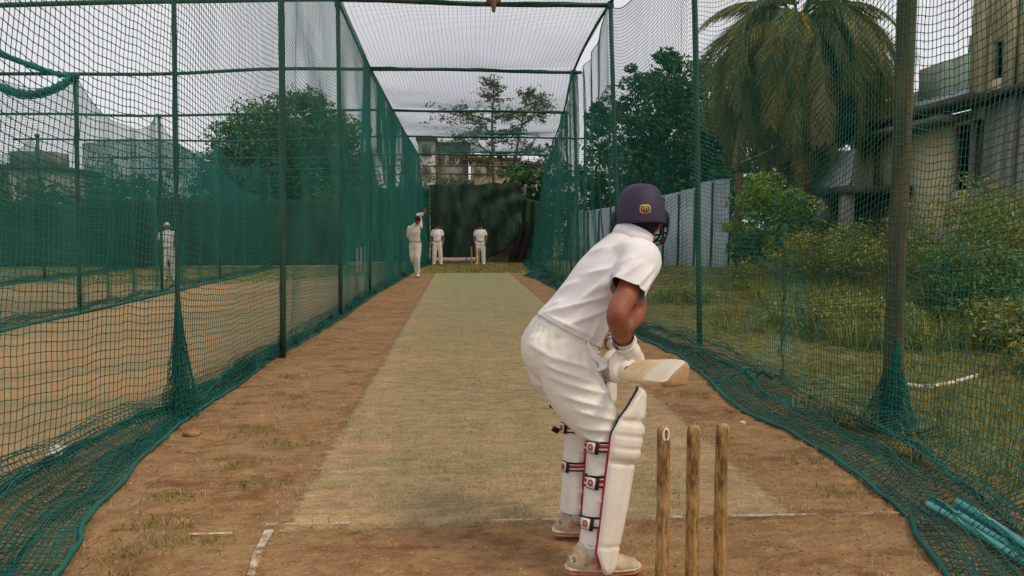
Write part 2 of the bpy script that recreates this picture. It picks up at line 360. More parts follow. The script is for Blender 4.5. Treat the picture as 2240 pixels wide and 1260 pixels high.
simple('roll_pink', srgb(172, 150, 142), .85, .12, 4); simple('rag', srgb(128, 98, 84), .9)

# ------------------------------------------------------------------ ground, pitch, crease lines
def base_z(x, y): return -.22 * sstep(-x, 2.3, 6.5) + .12 * sstep(x, 5, 12)
def gz(x, y):
    x, y = np.asarray(x, float), np.asarray(y, float)
    z = base_z(x, y)
    p = np.stack([x, y, 0 * x], -1)
    off = 1 - sstep(x, -1.3, -1.0) * (1 - sstep(x, 1.74, 2.0)) * sstep(y, 2.45, 2.88) * (1 - sstep(y, 21.95, 22.4))
    n = .014 * fbm(p * 3.1, 4) + .009 * fbm(p * (9, 16, 1), 3) + .003 * fbm(p * 31, 2)
    rough = 1 + 2.2 * sstep(x, 2.3, 4)
    return z + off * n * rough - (1 - off) * .006
def axis(lo, a, b, hi, fine):
    m = np.arange(a, b, fine); up = [b]; s = fine
    while up[-1] < hi: s *= 1.16; up.append(up[-1] + s)
    dn = [a]; s = fine
    while dn[-1] > lo: s *= 1.16; dn.append(dn[-1] - s)
    return np.concatenate([dn[::-1][:-1], m, up])
gx, gy = axis(-700, -2.6, 3.4, 700, .03), axis(-60, 1.7, 7.4, 1200, .032)
GX, GY = np.meshgrid(gx, gy, indexing='ij')
def grid_faces(a, b):
    i = np.arange(a * b).reshape(a, b); return np.stack([i[:-1, :-1], i[1:, :-1], i[1:, 1:], i[:-1, 1:]], -1).reshape(-1, 4)
g = obj('ground', mesh_np('ground', np.stack([GX, GY, gz(GX, GY)], -1), grid_faces(len(gx), len(gy)), True), 'ground_soil'); tag(g, kind='structure')
def strip(name, x0, x1, y0, y1, z, mat):
    a, b = np.arange(x0, x1 + 1e-6, .03), np.r_[np.arange(y0, 9, .03), np.arange(9, y1, .1), y1]; A, B = np.meshgrid(a, b, indexing='ij')
    p = np.stack([A, B, 0 * A], -1)
    o = obj(name, mesh_np(name, np.stack([A, B, base_z(A, B) - .007 + (z + .010) * sstep(np.minimum.reduce([A - x0, x1 - A, B - y0, y1 - B]), .02, .22) + .0045 * fbm(p * (6, 10, 1), 3) + .002 * fbm(p * 27 + 5, 2)], -1), grid_faces(len(a), len(b)), True), mat)
    return tag(o, kind='structure')
strip('pitch', -.92, 1.66, 2.96, 21.86, .004, 'pitch_turf')
def line(pts, w, z=.012):
    p = np.array(pts, float); q = spline(p, 10) if len(p) > 2 else np.linspace(p[0], p[1], 14)
    t = np.gradient(q, axis=0); t /= np.linalg.norm(t, axis=1)[:, None]; nrm = np.stack([-t[:, 1], t[:, 0]], 1)
    ww = w / 2 * (1 + .25 * vnoise(np.stack([q[:, 0] * 9, q[:, 1] * 9, 0 * q[:, 0]], 1)))[:, None]
    a, b = q + nrm * ww, q - nrm * ww
    zz = lambda s: np.maximum(gz(s[:, 0], s[:, 1]), base_z(s[:, 0], s[:, 1])) + z
    v = np.concatenate([np.c_[a, zz(a)], np.c_[b, zz(b)]]); m = len(q); i = np.arange(m - 1)
    tag(obj('crease_line', mesh_np('crease_line', v, np.stack([i, i + m, i + m + 1, i + 1], 1)), 'chalk_paint'), kind='structure')
line([(-.86, 3.08), (-.5, 3.07)], .016); line([(.14, 3.05), (.62, 3.04)], .018); line([(.95, 3.03), (1.62, 3.01)], .02); line([(-1.16, 3.0), (-.98, 3.0)], .014); line([(1.7, 3.0), (2.0, 3.0)], .025)
line([(-.83, 3.02), (-.82, 2.82), (-.79, 2.6), (-.74, 2.2)], .034)
# ------------------------------------------------------------------ net frames: poles, cross beams, rails
def pipe(name, a, b, r, mat, label, cat, group=None, collar=True, wob=.012, n=10):
    a, b = np.array(a, float), np.array(b, float); L = np.linalg.norm(b - a); m = max(4, int(L / .7))
    p = np.linspace(a, b, m); ph = rng.uniform(0, 9)
    w = wob * np.sin(np.linspace(0, np.pi, m))[:, None] * np.array([math.sin(ph), math.cos(ph), 0 if abs(b[2] - a[2]) > 1 else 1])
    e = empty(name, a); tag(e, label, cat, group)
    mb = MB().tube(p + w - a, r, n); mb.build('tube', mat, e, True)
    if collar:
        c = MB().tube([(b - a) * .985, (b - a) * .985 + (b - a) / L * .09], r * 1.45, n); c.build('clamp', mat, e, True)
    return e
PG, BG = 'poles of the cricket net frames', 'cross beams of the cricket net frames'
def pole(x, y, zt, r, label, mat='pole_paint', zb=None, lean=(0, 0)):
    zb = float(gz(x, y)) - .1 if zb is None else zb
    return pipe('pole', (x, y, zb), (x + lean[0], y + lean[1], zt), r, mat, label, 'pole', PG)
pole(-1.99, 5.05, 4.85, .017, 'thin rusty green pole with net bunched round its foot at left', lean=(.125, 0))
pole(-1.846, 7.38, 4.8, .033, 'thick dark green pole at the left lane edge with its bare foot on dirt', lean=(.095, 0))
pole(-1.79, 10.6, 4.58, .031, 'green left lane pole meeting the beam at the picture top edge', lean=(.05, 0))
pole(-1.8, 14.1, 4.43, .031, 'green left lane pole meeting the second cross beam from the top', lean=(.045, 0))
pole(-1.77, 18.6, 4.39, .031, 'green left lane pole meeting the third cross beam from the top')
pole(-1.76, 23.5, 4.37, .03, 'green left lane pole at the fourth cross beam, behind the bowler')
pole(-1.66, 28.1, 4.27, .03, 'far green left lane pole beside the dark tarp')
pole(2.8, 4.33, 5.2, .055, 'thick rusty brown pole nearest on the right, outside the net', 'pole_rust', lean=(-.03, 0))
pole(2.73, 7.8, 4.9, .033, 'green and rust pole right of the batsman helmet, before the metal fence', lean=(-.19, 0))
pole(2.42, 10.4, 4.6, .033, 'green pole rising directly above the batsman helmet', lean=(-.22, 0))
pole(2.4, 14.1, 4.45, .033, 'green right lane pole meeting the second cross beam from the top', lean=(-.14, 0))
pole(2.95, 18.5, 4.39, .03, 'green right lane pole meeting the third cross beam from the top', lean=(-.2, 0))
pole(3.35, 23.4, 4.36, .03, 'green right lane pole at the fourth cross beam from the top', lean=(-.18, 0))
pole(3.42, 27.9, 4.26, .03, 'farthest green right lane pole near the dark tarp')
pole(3.35, 18.9, 4.45, .022, 'thin green pole just outside the right net, seen against sky beside the leafy tree', zb=-.1)
pole(-7.24, 13.9, 4.2, .04, 'green pole of the next lane with a net swag tied to its top', lean=(.15, 0))
pole(-7.55, 18.4, 4.17, .036, 'green pole of the next lane beside the person standing behind the nets', lean=(.1, 0))
pole(-7.7, 23.2, 4.15, .034, 'slender far green pole of the next lane between two thicker poles')
pole(-12.75, 22.6, 4.2, .045, 'leftmost green pole, in the third lane line')
pole(-13.15, 28, 4.05, .034, 'thin far pole of the third lane before the teal sheet')
def beam(y, z, x0, x1, r, label, dl=.2):
    m = 24; xs = np.linspace(x0, x1, m); zz = z - dl * sstep(-xs, 1.8, 7.5) + .012 * np.sin(xs * 1.7 + y)
    p = np.c_[xs, np.full(m, y) + .01 * np.sin(xs * 2.1), zz]; e = empty('cross_beam', p[0]); tag(e, label, 'beam', BG)
    MB().tube(p - p[0], r, 8).build('tube', 'pole_paint', e, True)
    # net edge lashed along the beam
    q = np.linspace(-1.8, x1 - .1, 60); v = np.c_[q, np.full(60, y - .02) + .01 * np.sin(q * 5), np.interp(q, xs, zz) + .012 + .02 * vnoise(np.c_[q * 2, q * 0, q * 0 + y])]
    MB().tube(v - p[0], .014 + .012 * np.abs(vnoise(np.c_[q * 3, q * 0 + 4, q * 0 + y])), 6).build('lashed_net_edge', 'net_rope', e, True)
beam(10.5, 4.585, -13.5, 2.25, .036, 'nearest green cross beam, along the top edge of the picture')
beam(14.1, 4.43, -13.5, 2.42, .033, 'second green cross beam from the top, just above the round tree')
beam(18.6, 4.39, -13.8, 2.85, .032, 'third green cross beam from the top, crossing the thin tree')
beam(23.5, 4.37, -14, 4.6, .031, 'fourth green cross beam from the top, below the third')
beam(28.0, 4.27, -14, 3.5, .03, 'fifth green cross beam from the top, above the far buildings roofs')
beam(32, 4.2, -14, 3.3, .027, 'sixth thin cross beam from the top, in front of far buildings')
beam(35.5, 4.12, -9, 3.25, .027, 'lowest thin cross beam, just above the dark tarp')
def rail(pts, r, label):
    p = spline(pts, 4); e = empty('side_rail', p[0]); tag(e, label, 'rail'); MB().tube(p - p[0], r, 8).build('tube', 'pole_paint', e, True)
LR = np.array([(-1.88, 3, 4.9), (-1.76, 7.4, 4.8), (-1.74, 10.5, 4.61), (-1.76, 14.1, 4.46), (-1.76, 18.6, 4.42), (-1.75, 23.5, 4.4), (-1.66, 28, 4.3), (-1.62, 32, 4.23), (-1.55, 35.5, 4.15)])
RR = np.array([(2.85, 3, 5.1), (2.56, 7.8, 4.9), (2.2, 10.4, 4.61), (2.27, 14.1, 4.48), (2.72, 18.5, 4.42), (3.16, 23.5, 4.4), (3.42, 28, 4.3), (3.25, 32, 4.22), (3.2, 35.5, 4.14)])
rail(LR, .024, 'dark pipe along the roof on the left side of the main lane'); rail(RR, .024, 'dark pipe along the roof on the right side of the main lane')

# ------------------------------------------------------------------ netting: every strand is geometry
def strands(mb, S, r):
    """S [k, m, 3] -> k three-sided strands"""
    S = np.asarray(S, float); k, m, _ = S.shape
    t = np.gradient(S, axis=1); t /= np.linalg.norm(t, axis=2)[..., None] + 1e-9
    ref = np.array([1., .3, .2]) if abs(t[..., 0].mean()) < .8 else np.array([0, .2, 1.])
    A = np.cross(t, ref); A /= np.linalg.norm(A, axis=2)[..., None] + 1e-9; B = np.cross(t, A)
    th = np.array([0, 2.094, 4.189]); rr = np.broadcast_to(np.asarray(r, float), (k, m))[..., None, None]
    v = S[:, :, None] + (A[:, :, None] * np.cos(th)[:, None] + B[:, :, None] * np.sin(th)[:, None]) * rr
    i = np.arange(k * m).reshape(k, m)[:, :-1].ravel(); q = []
    for a in range(3):
        b = (a + 1) % 3; q.append(np.stack([i * 3 + a, i * 3 + b, (i + 1) * 3 + b, (i + 1) * 3 + a], 1))
    mb.add(v.reshape(-1, 3), np.concatenate(q))
OCT = np.array([(1, 0, 0), (-1, 0, 0), (0, 1, 0), (0, -1, 0), (0, 0, 1), (0, 0, -1)], float)
OCF = np.array([(0, 2, 4), (2, 1, 4), (1, 3, 4), (3, 0, 4), (2, 0, 5), (1, 2, 5), (3, 1, 5), (0, 3, 5)])
def knots(mb, P, r):
    P = P.reshape(-1, 3); mb.add((P[:, None] + OCT[None] * r).reshape(-1, 3), (OCF[None] + 6 * np.arange(len(P))[:, None, None]).reshape(-1, 3))
def grid_net(mb, P, r, su=1, sv=1):
    iu = np.unique(np.r_[np.arange(0, P.shape[0], su), P.shape[0] - 1]); iv = np.unique(np.r_[np.arange(0, P.shape[1], sv), P.shape[1] - 1])
    strands(mb, P[:, iv], r); strands(mb, P[iu].transpose(1, 0, 2), r * 1.25)
def side_net(name, label, ys, xt, xb, xe, zt, zg, hang=104, skirt=26, r=.0023, billow=.06, near=0, ties=(), gather=None, mat='net_green', seed=0., sgn=1, rope=.012, crumple=1., bunches=(), lift=0., heap=34, seams=()):
    ip = lambda T, y: np.interp(y, [a for a, _ in T], [b for _, b in T])
    e = empty(name, (float(ip(xb, ys[0])), ys[0], 0)); tag(e, label, 'net', 'cricket practice nets'); o0 = np.array(e.location)
    def surf(y):
        XT, XB, XE, ZT = ip(xt, y), ip(xb, y), ip(xe, y), (zt(y) if callable(zt) else ip(zt, y))
        h = np.linspace(0, 1, hang)[None, :]; Yg = np.repeat(y[:, None], hang, 1)
        tie = np.ones_like(y)
        for ty in ties: tie = tie * (1 - .85 * np.exp(-((y - ty) / .55) ** 2))
        ZG = zg(XB, y) + .04
        z = ZT[:, None] * (1 - h) + ZG[:, None] * h
        z = z + lift * (1 - sstep(y, 1.2, 6.2))[:, None] * np.clip((1 - h) / .22, 0, 1)
        bl = billow * fbm(np.stack([Yg * .45 + seed, z * .5, 0 * z], -1), 3) * np.sin(np.pi * np.clip(h, 0, 1)) ** .6 * (.35 + .65 * tie[:, None])
        x = XT[:, None] * (1 - h ** 1.4) + XB[:, None] * h ** 1.4 + bl * 1.3
        z = z - (.11 * tie[:, None]) * np.sin(np.pi * h) * (1 + .4 * vnoise(np.stack([Yg * .5, z * 0 + seed, z * .7], -1)))
        Yg = Yg + .05 * fbm(np.stack([Yg * .8, z * 1.1, z * 0 + seed + 5], -1), 2) + .006 * vnoise(np.stack([Yg * 9, z * 9, z * 0], -1))
        z = z + .007 * vnoise(np.stack([Yg * 7, z * 8, z * 0 + 7], -1))
        if gather is not None:
            gy0, wl, am = gather; gw = am * sstep(y, gy0, gy0 + 4)[:, None] * (.35 + .65 * h)
            x = x + gw * np.sin(2 * np.pi * (Yg + .5 * vnoise(np.stack([Yg * .5, z * .15, z * 0], -1))) / wl)
        # skirt lying on the ground
        q = np.linspace(0, 1, skirt + 1)[1:][None, :]; Ys = np.repeat(y[:, None], skirt, 1)
        pn = np.stack([Ys * 2.2, q * 3 + 0 * Ys, 0 * Ys + seed], -1)
        xs = XB[:, None] * (1 - q) + XE[:, None] * q + crumple * .05 * fbm(pn * 1.7, 3) * np.sin(np.pi * q)
        fold = np.abs(fbm(np.stack([Ys * .7 + q * 1.5, q * 4.5 + .8 * Ys * 0, 0 * Ys + 9 + seed], -1), 3))
        zs = zg(xs, Ys) + .012 + crumple * .13 * fold * np.sin(np.pi * np.clip(q * .9 + .1, 0, 1)) + .05 * (1 - q) ** 3
        Yk = Ys + crumple * .09 * fbm(pn + 31, 3) * q
        return np.concatenate([np.stack([x, Yg, z], -1), np.stack([xs, Yk, zs], -1)], 1)
    mb = MB(); N = np.arange(ys[0], near, .037) if near > ys[0] else []; Fy = np.arange(max(near, ys[0]) - .037 * (near > ys[0]), ys[1], .037)
    if len(N):
        P = surf(N) - o0; grid_net(mb, P, r, 2, 2); knots(mb, P[N < 5.6][:, :hang], .006)
    P = surf(Fy) - o0; grid_net(mb, P, r * 1.05, 5, 4)
    if near > ys[0]:                          # more slack netting heaped along the foot
        q = np.linspace(0, 1, heap)[None, :]; y = np.arange(ys[0], ys[1], .045); XB, XE = ip(xb, y)[:, None], ip(xe, y)[:, None]; Yq = np.repeat(y[:, None], heap, 1)
        nz = lambda a, b, c: fbm(np.stack([Yq * a + c, q * b + 0 * Yq, 0 * Yq + seed + c], -1), 3)
        x = XB * (1 - q) + XE * q + (XE - XB) * (.22 * np.sin(q * 11 + 2 * nz(.5, 1, 3)) * (1 - q)) + .03 * nz(3, 4, 1)
        z = zg(x, Yq) + .015 + .11 * np.abs(nz(.6, 6, 5)) * np.sin(np.pi * np.clip(q + .12, 0, 1)) + .16 * (1 - q) ** 4
        grid_net(mb, np.stack([x, Yq + .12 * nz(.8, 3, 9) * np.sin(np.pi * q), z], -1) - o0, r * 1.15, 4, 2)
    tag(mb.build('netting', mat, e), kind='stuff')
    ye = np.arange(ys[0], ys[1], .1); E = surf(ye) - o0
    MB().tube(E[:, -1] + (0, 0, rope * .5), rope, 6).build('edge_rope', 'net_rope', e, True)
    MB().tube(E[:, 0], .007, 5).build('top_rope', 'net_rope', e, True)
    for sy in seams:                          # where two widths of net are laced together
        q = surf(np.array([sy - .02, sy, sy + .03])) - o0; ms = MB(); k = np.arange(int(hang * .7), q.shape[1])
        for j, c in enumerate(q): ms.tube(c[k] + .014 * rng.normal(size=(len(k), 3)), .0035, 5)
        ms.tube(q[1][k] + .01 * np.c_[np.sin(k * .9), np.cos(k * .7), 0 * k], .006, 6); ms.build('seam_lacing', 'net_green', e, True)
    for (bx, by, bz, br) in bunches:          # gathered netting tied to a pole, spreading at its foot
        mbb = MB(); th = np.linspace(0, 2 * np.pi, 34, endpoint=False); hh = np.linspace(0, 1, 22)
        T, Hh = np.meshgrid(th, hh, indexing='ij'); rad = .022 + br * Hh ** 1.5 * (1 + .22 * np.sin(T * 5 + Hh * 3))
        B = np.stack([bx + rad * np.cos(T) * .7, by + rad * np.sin(T) * 1.2, (bz * (1 - Hh) + (zg(bx, by) + .02) * Hh)], -1) + .008 * rng.normal(size=T.shape + (3,)) * Hh[..., None]
        grid_net(mbb, np.concatenate([B, B[:1]]) - o0, .0026); grid_net(mbb, (np.concatenate([B, B[:1]]) - (bx, by, 0)) * (.6, .6, 1) + (bx, by, 0) - o0, .0026)
        tag(mbb.build('gathered_bunch', 'net_rope', e), kind='stuff')
    return e
railx = lambda T: list(zip(T[:, 1], T[:, 0])); railz = lambda T: (lambda y: np.interp(y, T[:, 1], T[:, 2]))
side_net('cricket_net', 'long green net along the left side of the main lane with skirt on dirt', (1.7, 29), [(a, b + .05) for a, b in railx(LR)],
         [(1.7, -2.35), (3.7, -2.36), (5, -2.06), (7.4, -1.88), (10, -1.84), (14, -1.82), (18, -1.74), (24, -1.5), (29, -1.2)],
         [(1.7, -1.36), (2.4, -1.48), (2.7, -1.54), (3.2, -1.68), (4.0, -1.8), (4.8, -1.89), (6.2, -1.86), (7.4, -1.9), (9, -1.8), (10.6, -1.74), (14, -1.72), (18, -1.6), (24, -1.35), (29, -1.05)],
         railz(LR), gz, near=8, ties=(5.05, 7.4, 10.6, 14.1, 18.6, 23.5, 28), seed=1.3, lift=.6, bunches=[(-1.965, 5.04, .8, .14)])
def scallop(T, ties, d):
    z0 = railz(T); ty = np.array(ties)
    def f(y):
        k = np.clip(np.searchsorted(ty, y) - 1, 0, len(ty) - 2); s = np.clip((y - ty[k]) / (ty[k + 1] - ty[k]), 0, 1); return z0(y) - .02 - d * (1 - np.abs(2 * s - 1) ** 3)
    return f
side_net('cricket_net', 'long green net along the right side of the lane between batsman and house', (1.9, 28.6), [(a, b - .05) for a, b in railx(RR)],
         [(1.9, 2.35), (3, 2.55), (4.3, 2.72), (6, 2.7), (7.8, 2.6), (10.4, 2.36), (15, 2.45), (20, 2.55), (24, 2.75), (28.6, 2.8)],
         [(1.9, 1.55), (2.44, 1.81), (2.93, 2.01), (3.6, 2.1), (4.3, 2.1), (4.7, 2.0), (5.2, 2.06), (7, 2.24), (10, 2.12), (15.3, 2.1), (18.5, 2.0), (20.4, 1.83), (22, 2.2), (28.6, 2.5)],
         scallop(RR, (1.9, 4.33, 7.8, 10.4, 14.1, 18.5, 23.4, 27.9, 29), .36), gz, near=8, ties=(4.33, 7.8, 10.4, 14.1, 18.5), gather=(9.5, .85, .13), seed=8.1, lift=.55, heap=15, seams=(5.7,), bunches=[(2.79, 4.3, .6, .17)])
side_net('cricket_net', 'second green net to the left, between the two neighbouring practice lanes', (8.5, 30), [(8, -7.0), (14, -7.12), (18.4, -7.5), (30, -7.8)], [(8, -7.1), (14, -7.25), (18.4, -7.56), (30, -7.8)], [(8, -6.8), (14, -6.95), (30, -7.5)],
         scallop(np.array([(0, 5, 4.3), (0, 40, 4.12)]), (4, 9.2, 13.9, 18.4, 23.2, 28, 33), .62), base_z, r=.0024, ties=(13.9, 18.4, 23.2), seed=14., gather=(12, 1.6, .07), crumple=1.3, rope=.03)
side_net('cricket_net', 'farthest green net at the far left, behind two other nets', (15, 31), [(15, -12.6), (31, -13.3)], [(15, -12.6), (31, -13.3)], [(15, -12.3), (31, -13.0)],
         scallop(np.array([(0, 5, 4.2), (0, 40, 4.05)]), (13, 18, 22.6, 28, 33), .7), base_z, r=.0028, seed=22., crumple=1.3, rope=.03)
# roof netting of the main lane
e = empty('roof_net', (0, 5, 4.6)); tag(e, 'flat green net stretched over the main lane as a roof', 'net', 'cricket practice nets')
yr = np.arange(5, 28, .05); f = np.linspace(0, 1, 58)
xl, xr, zl, zr = np.interp(yr, LR[:, 1], LR[:, 0]), np.interp(yr, RR[:, 1], RR[:, 0]), np.interp(yr, LR[:, 1], LR[:, 2]), np.interp(yr, RR[:, 1], RR[:, 2])
rows = np.array([5, 10.5, 14.1, 18.6, 23.5, 28.]); k = np.clip(np.searchsorted(rows, yr) - 1, 0, 4); s = (yr - rows[k]) / (rows[k + 1] - rows[k]); sag = .10 * 4 * s * (1 - s)
YR, FF = np.meshgrid(yr, f, indexing='ij')
X = xl[:, None] * (1 - FF) + xr[:, None] * FF + .03 * fbm(np.stack([YR * .6, FF * 6, 0 * FF], -1), 2)
Z = zl[:, None] * (1 - FF) + zr[:, None] * FF + .03 - sag[:, None] * np.sin(np.pi * FF) ** .5 + .03 * fbm(np.stack([YR * .5, FF * 3, 0 * FF + 3], -1), 2)
mb = MB(); grid_net(mb, np.stack([X, YR, Z], -1) - np.array((0, 5, 4.6)), .0020, 4, 3); tag(mb.build('netting', 'net_green', e), kind='stuff')
# rolled-up netting hanging in swags between the next lane's poles
def swag(pts, r, label):
    p = spline(pts, 10); n = len(p); rr = r * (.75 + .5 * np.abs(vnoise(np.c_[np.arange(n) * .7, np.zeros(n), np.zeros(n)])))
    e = empty('net_swag', p[0]); tag(e, label, 'net swag'); mb = MB()
    th = np.linspace(0, 2 * np.pi, 22); t, A, B = frames(p); tw = np.arange(n) * .25
    P = (p - p[0])[:, None] + (A[:, None] * np.cos(th + tw[:, None])[..., None] + B[:, None] * np.sin(th + tw[:, None])[..., None]) * rr[:, None, None]
    P2 = P * 1; P2 = (p - p[0])[:, None] + (P - (p - p[0])[:, None]) * .55; grid_net(mb, P, .005); grid_net(mb, P2, .006); tag(mb.build('rolled_netting', 'net_teal', e), kind='stuff')
swag([(-7.1, 13.85, 4.14), (-7.45, 13.85, 3.92), (-7.95, 13.85, 3.8), (-8.5, 13.85, 3.97), (-9.2, 13.85, 4.35)], .075, 'rolled green net hanging in a curve from the next lane pole at upper left')
swag([(-7.12, 14.0, 4.16), (-7.6, 14.0, 4.25), (-8.3, 14.0, 4.5), (-9.4, 14.0, 4.95)], .05, 'thin slack roll of net rising left from the next lane pole top')
# ------------------------------------------------------------------ tarps, screens, rolled mat
def sheet(name, label, cat, fn, nu, nv, mat, group=None, thick=.012, holes=None):
    u, v = np.meshgrid(np.linspace(0, 1, nu), np.linspace(0, 1, nv), indexing='ij'); P = fn(u, v); o0 = P[0, 0].copy(); P = P - o0
    V = np.concatenate([P.reshape(-1, 3), (P + (0, thick, 0)).reshape(-1, 3)]); F = grid_faces(nu, nv); n = nu * nv
    idx = np.arange(n).reshape(nu, nv); ring = np.concatenate([idx[:, 0], idx[-1, 1:], idx[-2::-1, -1], idx[0, -2:0:-1]]); rj = np.roll(ring, -1)
    o = obj(name, mesh_np(name, V, [F[:, ::-1], F + n, np.stack([ring, rj, rj + n, ring + n], 1)], True), mat, loc=o0); return tag(o, label, cat, group)
def tarp(u, v):
    x = -1.2 + 3.72 * u; bot = .06 + np.clip((u - .52) / .48, 0, 1) ** 1.2 * .95
    top = 3.15 + .12 * u + .04 * np.sin(u * 21); z = top * (1 - v) + bot * v
    r = np.hypot((u - .95) * 3.6, (1 - v) * 2.2 + .2)
    y = 28.9 + .2 * np.sin(r * 7 + 1.5 * vnoise(np.stack([u * 3, v * 3, 0 * u], -1))) * np.clip(v * 1.6, 0, 1) + .04 * fbm(np.stack([u * 7, v * 3, 0 * u], -1), 3) + .06 * np.sin(u * 40 + 3 * v) * (1 - v) ** 2 + .05 * fbm(np.stack([u * 16, v * 5 - u * 6, 0 * u], -1), 3)
    return np.stack([x, y, z], -1)
sheet('tarp', 'dark green tarp hung as a curtain at the far end of the lane', 'tarp', tarp, 120, 70, 'tarp_dark')
sheet('tarp', 'brown cloth filling the lower right corner below the dark green tarp', 'tarp', lambda u, v: np.stack([.75 + 1.75 * u, 29.15 + .05 * fbm(np.stack([u * 4, v * 3, 0 * u], -1)), 1.2 * (1 - v) - .02], -1), 30, 20, 'tarp_brown')
sheet('tarp', 'black rag hanging at the right edge of the dark green tarp', 'tarp', lambda u, v: np.stack([2.28 + .5 * u - .25 * v * (1 - u) + .06 * np.sin(v * 5), 28.75 + .06 * np.sin(u * 14 + v * 3), 1.62 * (1 - v) - .02 + .1 * np.sin(u * 9) * (1 - v)], -1), 24, 24, 'tarp_black')
sheet('tarp', 'narrow dark green cloth right of the black rag at the lane end', 'tarp', lambda u, v: np.stack([2.55 + .95 * u, 29.5 + .07 * np.sin(u * 17 + 2 * v) + 0 * v, (2.7 - .2 * u) * (1 - v)], -1), 30, 20, 'tarp_dark')
def screen(x0, x1, y, zt, zb, amp, seed):
    def f(u, v):
        x = x0 + (x1 - x0) * u; top = zt + amp * vnoise(np.stack([x * .45, 0 * x + seed, 0 * x], -1)) + .03 * np.sin(x * 7)
        return np.stack([x, y + .08 * np.sin(x * 3.1 + 2 * vnoise(np.stack([x * .6, v, 0 * x], -1))) + .05 * fbm(np.stack([x, v * 2, 0 * x + seed], -1)), top * (1 - v) + zb * v], -1)
    return f
sheet('shade_screen', 'teal green shade cloth closing the end of the next lane, left of the bowler', 'screen', screen(-4.6, -1.25, 28.9, 3.05, .06, .02, 3), 90, 24, 'tarp_teal', 'shade cloth screens at the ends of lanes')
sheet('shade_screen', 'dark green low screen behind the fielder in the next lane', 'screen', screen(-13.7, -4.65, 29.3, 2.6, -.1, .1, 8), 150, 24, 'tarp_dark', 'shade cloth screens at the ends of lanes')
sheet('shade_screen', 'dark green low screen at far left beyond the third lane', 'screen', screen(-24, -13.75, 30, 2.4, -.15, .12, 12), 120, 20, 'tarp_dark', 'shade cloth screens at the ends of lanes')
# fine teal netting above the dark screen
e = empty('shade_net', (-14.5, 30.5, 4.6)); tag(e, 'fine teal net sheet hanging above the dark screen, left of the round tree', 'net')
u = np.arange(-15.4, -8.5, .05); w = np.linspace(0, 1, 96); U, W = np.meshgrid(u, w, indexing='ij')
top = 4.95 - 2.2 * np.clip((U + 11.6) / 2.7, 0, 1) ** 1.3 + .1 * np.sin(U * 1.3); P = np.stack([U, 30.3 + .15 * np.sin(U * 2.3), top * (1 - W) + .1 * W], -1)
mb = MB(); grid_net(mb, P - np.array((-14.5, 30.5, 4.6)), .0125, 4, 6); tag(mb.build('netting', 'net_teal', e), kind='stuff')
# rolled mat at the foot of the tarp
e = empty('rolled_mat', (-1.1, 28.3, 0)); tag(e, 'pale pink rolled mat lying along the foot of the dark tarp', 'mat')
th = np.linspace(0, 5 * np.pi, 60); rr = .03 + .09 * th / th[-1]; prof = np.stack([rr * np.cos(th), rr * np.sin(th) + .125], 1)
V = np.concatenate([np.c_[np.full(60, x), prof + .008 * math.sin(x * 5)] for x in np.linspace(0, 1.75, 10)]); MB().add(V, grid_faces(10, 60)).build('roll', 'roll_pink', e, True)
MB().tube([(0, 0, .125), (1.75, 0, .125)], .1, 12).build('core', 'roll_pink', e, True)
for x in (.35, 1.35): MB().tube(np.array([(x, .132 * math.cos(a), .125 + .132 * math.sin(a)) for a in np.linspace(0, 2 * np.pi, 16)]), .008, 5).build('tie', 'black_strap', e)
# rag tied on the first beam
e = empty('tied_rag', (.5, 10.44, 4.56)); tag(e, 'small brown rag knotted on the nearest cross beam', 'rag')
obj('knot', remesh([limb([(-.06, 0, .05), (.06, 0, .05)], [.05, .05], n=10), limb([(0, -.01, .03), (.0, -.02, -.1)], [.05, .03], n=10)], .012, 3), 'rag', e)

# ------------------------------------------------------------------ stumps
def stump(x, y, label, lean=(0, 0), h=.70, r=.0205, group=None, groove=False, ry=0):
    e = empty('stump', (x, y, float(base_z(x, y)))); tag(e, label, 'stump', group)
    prof = [(0, h), (r * .55, h - .001), (r * .85, h - .006), (r * .98, h - .016), (r, h - .03), (r * .99, h - .2), (r * 1.02, h * .5), (r, .1), (r * .97, -.04), (0, -.05)]
    v, q = rev(prof, 20); v[:, 0] += lean[0] * v[:, 2] + .0025 * np.sin(v[:, 2] * 7 + x * 9); v[:, 1] += lean[1] * v[:, 2]
    MB().add(v, q).build('shaft', 'stump_wood', e, True)
    if groove:   # bail groove worn into the top
        c = np.array((lean[0] * h, lean[1] * h - r * .97, h - .022)); a = np.linspace(.35, 2 * np.pi - .35, 16)
        MB().tube(np.c_[c[0] + .0085 * np.sin(a), np.full(16, c[1]), c[2] + .017 * np.cos(a + np.pi) * 1.1], .0035, 6).build('groove_rim', 'willow_pale', e, True)
    return e
NG = 'wicket of wooden stumps nearest the camera'
stump(.622, 2.09, 'near wooden stump with a worn bail groove, leftmost, beside the batsman pad', (.004, 0), groove=True, group=NG)
stump(.718, 2.085, 'middle near wooden stump with dark dirty stains', (0, 0), .702, group=NG)
stump(.808, 2.08, 'rightmost near wooden stump with a smooth pale shaft', (-.002, 0), .707, group=NG)
FG = 'far wicket in front of the standing fielder'
stump(.36, 22.35, 'leftmost stump of the far wicket, standing a little apart', (-.01, 0), .8, .027, FG); stump(.49, 22.35, 'middle stump of the far wicket at the end of the pitch', (.01, 0), .8, .027, FG); stump(.585, 22.35, 'rightmost stump of the far wicket at the end of the pitch', (.0, 0), .76, .027, FG)
SG = 'pale stumps in the next lane seen through the net'
